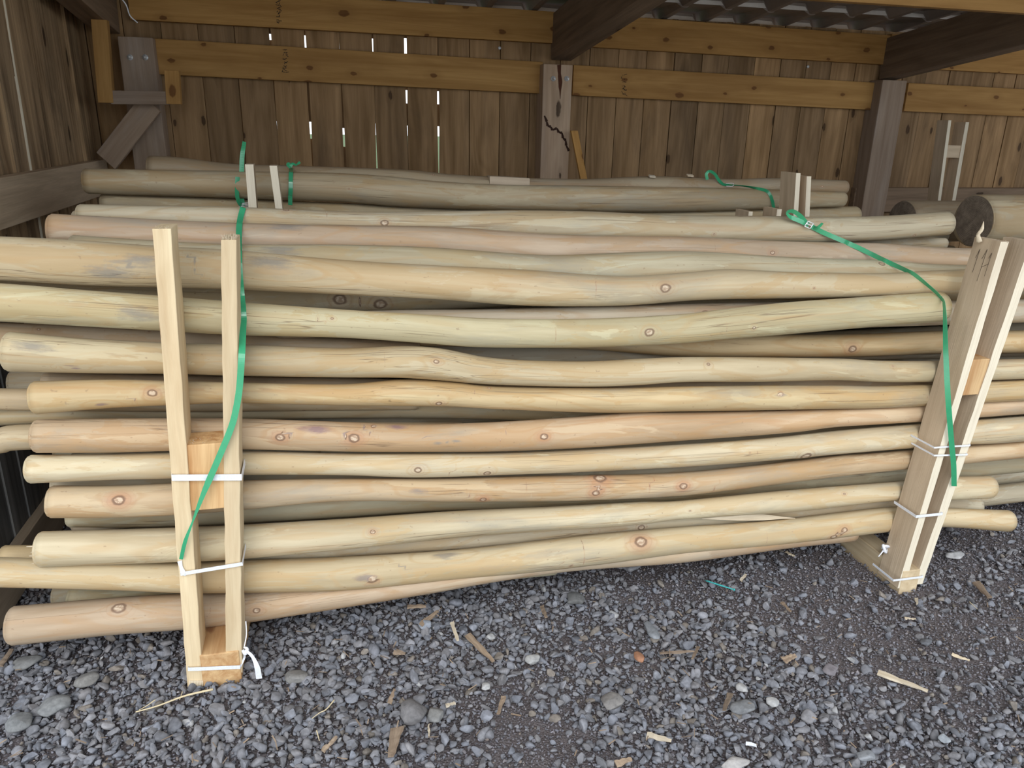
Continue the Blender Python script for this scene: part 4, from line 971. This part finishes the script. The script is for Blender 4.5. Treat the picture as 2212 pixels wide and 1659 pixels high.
def place(cell, x0, x1, y0, y1, keep, smin, smax, rs, lift=.35, layer=0.0):
    nx = int((x1-x0)/cell); ny = int((y1-y0)/cell)
    gx, gy = np.meshgrid(np.arange(nx), np.arange(ny)); x = x0+(gx+rs.rand(ny, nx))*cell; y = y0+(gy+rs.rand(ny, nx))*cell
    x = x.ravel(); y = y.ravel()
    m = rs.rand(len(x)) < keep(x, y); x = x[m]; y = y[m]
    s = smin+(smax-smin)*rs.rand(len(x))**2.2
    z = vfl(x, y)+s*lift+layer*rs.rand(len(x))
    P = np.stack([x, y, z], 1)
    # visible part only
    v = P-CAM; zz = v@fw; u = IW/2+F*(v@rt)/zz; w = IH/2-F*(v@up)/zz
    k = (u > -260) & (u < IW+260) & (w < IH+520) & (zz > .1)
    return P[k], s[k]
def dirtmask(x, y):   # bare soil patches, more to the right
    n = np.sin(x*2.3+1.0)*np.cos(y*3.7+x*1.1)+.6*np.sin(x*5.1-y*4.3)+.3*np.sin(x*11+y*9)
    return n*.5+(x-.6)*.5
rs = np.random.RandomState(5)
dens = lambda x, y: np.clip(1.2-np.clip(dirtmask(x, y)*1.3, 0, 1)*1.0, .22, 1.0)
P1, s1 = place(.0188, -1.15, 3.6, .78, 2.75, dens, .0078, .0215, rs, .40, .010)
P1b, s1b = place(.05, -1.15, 3.6, .78, 2.75, lambda x, y: np.clip(.8-np.clip(dirtmask(x, y), 0, 1), 0.05, .8)*np.where(x < .2, 1.0, .45), .016, .028, rs, .55, .010)
P1 = np.vstack([P1, P1b]); s1 = np.concatenate([s1, s1b])
print('stones', len(P1))
scatter('gravel', P1, s1, rs, 2, 60, 'grey crushed gravel covering the ground in front of and under the front bundle')
P2, s2 = place(.0095, -1.15, 3.6, .78, 2.6, lambda x, y: np.full(len(x), .8), .003, .0080, rs, .6, .008)
print('grit', len(P2))
scatter('gravel', P2, s2, rs, 1, 40, 'fine dark grit between the gravel stones', tint=.6)
P3, s3 = place(.028, 1.6, 6.0, 2.6, 4.5, lambda x, y: np.full(len(x), .9), .010, .022, rs, .4, .006)
P3b, s3b = place(.03, -1.15, 1.6, 2.6, 4.5, lambda x, y: np.full(len(x), .7), .010, .022, rs, .4, .006)
scatter('gravel', np.vstack([P3, P3b]), np.concatenate([s3, s3b]), rs, 1, 40, 'dark gravel on the shaded ground behind the bundles')

# large individual stones
def stone(label, px, py, wpx, hpx, col, seed, mat='stone', nm='stone', flat=.6):
    rs_ = np.random.RandomState(seed); V, Fc = ico(3)
    P = V.copy()
    for _ in range(11):
        d = rs_.normal(size=3); d /= np.linalg.norm(d); h = rs_.uniform(.6, .88); t = P@d; m = t > h; P[m] -= np.outer(t[m]-h, d)
    P += (np.sin(P[:, [1, 2, 0]]*5+seed)*.02)
    C = onZ(px, py, .012); k = zc(C)/F
    P *= np.array([wpx/2*k/.9, hpx/2*k/.9*1.1, min(wpx, hpx)/2*k*flat])
    ctr = C+np.array([0, 0, min(wpx, hpx)/2*k*flat*.5])
    mb = MB(); mb.add(P+ctr, Fc.tolist(), gc=P+seed, smooth=True)
    o = mb.build(nm, M[mat], loc=ctr, color=tuple(col)+(1,)); tag(o, label, 'stone', 'larger stones in the gravel'); return o
G_ = (.20, .20, .205)
for i, a in enumerate([
 ('broad flat dark grey stone near the bottom edge, left of centre', 893, 1545, 62, 62, (.15, .145, .15)),
 ('rounded grey stone touching the broad flat stone on its right', 940, 1548, 36, 40, (.20, .20, .20)),
 ('oval brownish grey boulder at the bottom, right of centre', 1320, 1521, 54, 44, (.19, .18, .175)),
 ('pale speckled round stone in the middle of the gravel', 1151, 1427, 32, 28, (.34, .34, .34)),
 ('small rust-orange stone beneath the middle of the bundle', 1381, 1421, 22, 30, (.30, .15, .09)),
 ('small white stone below centre in the gravel', 1049, 1485, 20, 18, (.42, .42, .42)),
 ('large pale flat stone cut by the bottom edge', 1588, 1650, 66, 26, (.34, .325, .32)),
 ('white stone left of a dark flat stone at bottom right', 1603, 1489, 26, 24, (.36, .355, .36)),
 ('pale stone above the white stone at bottom right', 1667, 1519, 28, 24, (.38, .38, .385)),
 ('pale oval stone to the right of the right stand foot', 2062, 1202, 42, 24, (.36, .36, .37)),
 ('large grey rock beside the pole end at the right edge', 2178, 1075, 60, 44, (.15, .15, .155)),
 ('big flat grey stone just right of the left stand foot', 638, 1467, 50, 36, (.19, .185, .18)),
 ('pointed grey stone standing in the gravel right of centre', 1408, 1365, 26, 56, (.22, .235, .26)),
 ('large dark stone under the bundle, right of centre', 1240, 1298, 42, 36, (.12, .12, .12)),
 ('grey stone wedged under the middle of the bundle', 1365, 1228, 40, 28, (.20, .20, .215)),
 ('bluish round stone in the gravel below the orange chip', 918, 1352, 28, 26, (.24, .26, .30)),
 ('broad flat stone at the far left below the lowest pole', 60, 1435, 56, 38, (.18, .18, .18)),
 ('large flat stone left of the left stand foot', 185, 1472, 50, 38, (.19, .185, .18)),
 ('large flat stone in the lower left of the gravel', 120, 1530, 64, 48, (.19, .195, .20)),
 ('long grey stone at the left edge near the bottom', 40, 1565, 62, 44, (.17, .175, .18)),
 ('purplish grey stone in the gravel at lower right', 1792, 1450, 36, 30, (.18, .165, .18)),
 ('dark slate stone among soil at the right', 1999, 1390, 30, 20, (.12, .125, .14)),
 ('pale blue stone in the bottom right corner', 2038, 1598, 24, 22, (.28, .30, .33)),
 ('large dark grey stone at bottom right of centre', 1605, 1532, 56, 36, (.17, .175, .185)),
 ('grey stone at the bottom edge under the pale blue one', 1868, 1635, 40, 28, (.22, .23, .25)),
 ]): stone(*a, seed=20+i)

# wood chips, bark and splinters lying on the gravel
def chip(label, x0, y0, x1, y1, wpx, mat='chip', nm='wood_chip', thick=.004, cat='wood chip', z=.022, taper=.5):
    A = onZ(x0, y0, z); B = onZ(x1, y1, z+.003); k = zc(A)/F; T = nrm(B-A); side = np.cross((0, 0, 1.0), T)
    mb = MB(); add_stick(mb, A, B, wpx*k, thick, wdir=side+np.array([0, 0, .25]), ddir=(0, 0, 1), seg=7, rough=.0022, taper=taper)
    tag(mb.build(nm, M[mat], loc=A), label, cat, 'wood chips and splinters')
for a in [
 ('long brown chip lying diagonally in the gravel below the bundle', 1010, 1372, 1066, 1430, 14),
 ('brown chip pointing up right, under the middle of the bundle', 909, 1352, 945, 1321, 12),
 ('short pale-tipped chip standing right of the brown diagonal one', 976, 1345, 989, 1385, 8, 'pale_chip'),
 ('short brown chip left of the pale-tipped one', 880, 1312, 920, 1310, 10),
 ('dark bark piece near the bottom edge left of centre', 858, 1573, 844, 1636, 30),
 ('brown split chip in the lower middle of the gravel', 1088, 1506, 1076, 1544, 12),
 ('thin curved twig in the gravel right of centre', 1425, 1412, 1500, 1408, 5),
 ('brown bark flake right of the thin twig', 1508, 1398, 1496, 1424, 9),
 ('light brown flake in the gravel below the turquoise screw', 1692, 1428, 1718, 1416, 16),
 ('long pale splinter tapering right in the lower right gravel', 1896, 1453, 2004, 1494, 14, 'pale_chip'),
 ('short white splinter near the right edge', 2056, 1414, 2094, 1428, 7, 'pale_chip'),
 ('tiny white splinter below the foot of the right stand', 1954, 1337, 1978, 1338, 4, 'pale_chip'),
 ('small upright sliver right of the right stand foot', 1979, 1293, 1981, 1306, 6, 'pale_chip'),
 ('reddish bark chip below right of centre', 1578, 1499, 1564, 1536, 14),
 ('pale torn flake near the bottom edge right of centre', 1397, 1588, 1450, 1602, 14, 'pale_chip'),
 ('brown chip cut by the bottom edge right of centre', 1330, 1652, 1364, 1640, 14),
 ('red brown chip in the lower left middle', 697, 1624, 727, 1592, 10),
 ('small orange chip left of the broad flat stone', 850, 1410, 876, 1412, 10),
 ('dark stick lying right of the right stand', 2108, 1258, 2138, 1292, 16, 'chip'),
 ('small dark splinter in soil right of centre', 1688, 1302, 1708, 1322, 7),
 ('brown sliver right of the turquoise screw', 1600, 1255, 1612, 1242, 7, 'pale_chip'),
 ('straw-coloured sliver under the bundle right of centre', 1697, 1193, 1716, 1202, 5, 'pale_chip'),
 ('thin sliver crossing the gravel near the bottom left of centre', 926, 1566, 927, 1592, 4, 'pale_chip'),
 ('slim brown chip above the broad flat stone', 842, 1520, 852, 1490, 9),
 ('small pale chip above and right of the broad flat stone', 963, 1526, 984, 1520, 8, 'pale_chip'),
 ('grey chip leaning at far left below the lowest pole', 0, 1440, 26, 1404, 14, 'chip'),
 ('brown flake in the gravel right of centre, below the bundle', 1170, 1310, 1180, 1335, 10),
 ]: chip(*a)
mb = MB()
for i in range(150):
    u_ = R_.uniform(0, 2212); v_ = R_.uniform(1250, 1659); P = onZ(u_, v_, .026+R_.uniform(0, .006))
    if P[1] > 2.3: continue
    a_ = R_.uniform(0, 6.28); L_ = R_.uniform(.004, .016); D_ = np.array([math.cos(a_)*L_, math.sin(a_)*L_, R_.uniform(-.003, .003)])
    add_stick(mb, P-D_, P+D_, R_.uniform(.0015, .004), .0012, wdir=(-D_[1], D_[0], 0), ddir=(0, 0, 1), tone=R_.random())
tag(mb.build('wood_litter', M['chip']), 'tiny wood slivers strewn over the gravel', 'wood litter', kind='stuff')
def stalk(label, pts, r=.0018, mat='straw'):
    mb = MB(); tube(mb, [onZ(x, y, .028) for (x, y) in pts], [r, r*.5], 6, 16); tag(mb.build('straw_stalk', M[mat]), label, 'straw', 'straw stalks')
stalk('long pale straw lying in front of the left stand foot', [(460, 1489), (400, 1503), (340, 1525), (293, 1538)], .0034)
stalk('short yellow straw beside the long pale one', [(335, 1512), (318, 1524), (300, 1534)], .0018)
stalk('thin straw crossing above the long pale one', [(394, 1494), (388, 1512)], .0014)
stalk('curly dry stalk in the gravel right of the left stand', [(722, 1512), (705, 1532), (690, 1540), (674, 1552)], .0022)
stalk('dry stalk below the curly one', [(684, 1578), (690, 1600)], .0020)
stalk('thin pale stalk near the right edge', [(2094, 1300), (2112, 1316)], .0014)
# turquoise screw and twine scrap
A = onZ(1522, 1253, .028); B = onZ(1586, 1274, .028); sc = empty('screw', A); tag(sc, 'long turquoise screw lying on the gravel right of centre', 'screw')
mb = MB(); tube(mb, [A, A+(B-A)*.08, B], [.0006, .0022, .0022], 8, 20); mb.build('shank', M['screw'], sc)
mb = MB(); T = nrm(B-A); e1 = nrm(np.cross(T, (0, 0, 1))); e2 = np.cross(T, e1)
pts = [A+(B-A)*(.06+.6*k/110)+(e1*math.cos(k*.9)+e2*math.sin(k*.9))*.0028 for k in range(111)]
tube(mb, pts, .0009, 5, 320); mb.build('thread', M['screw'], sc)
mb = MB(); tube(mb, [B-T*.004, B, B+T*.002], [.0022, .0045, .0045], 10, 6); mb.build('head', M['screw'], sc)
mb = MB(); ribbon(mb, [onZ(1611, 1606, .03), onZ(1623, 1607, .034), onZ(1634, 1611, .03)], .010, .001, n=8, sidevec=(0, 1, .2)); tag(mb.build('twine_scrap', M['twine']), 'small white and blue plastic scrap in the gravel near the bottom edge', 'plastic scrap')

for o in bpy.data.objects:
    if '_loc' in o: del o['_loc']
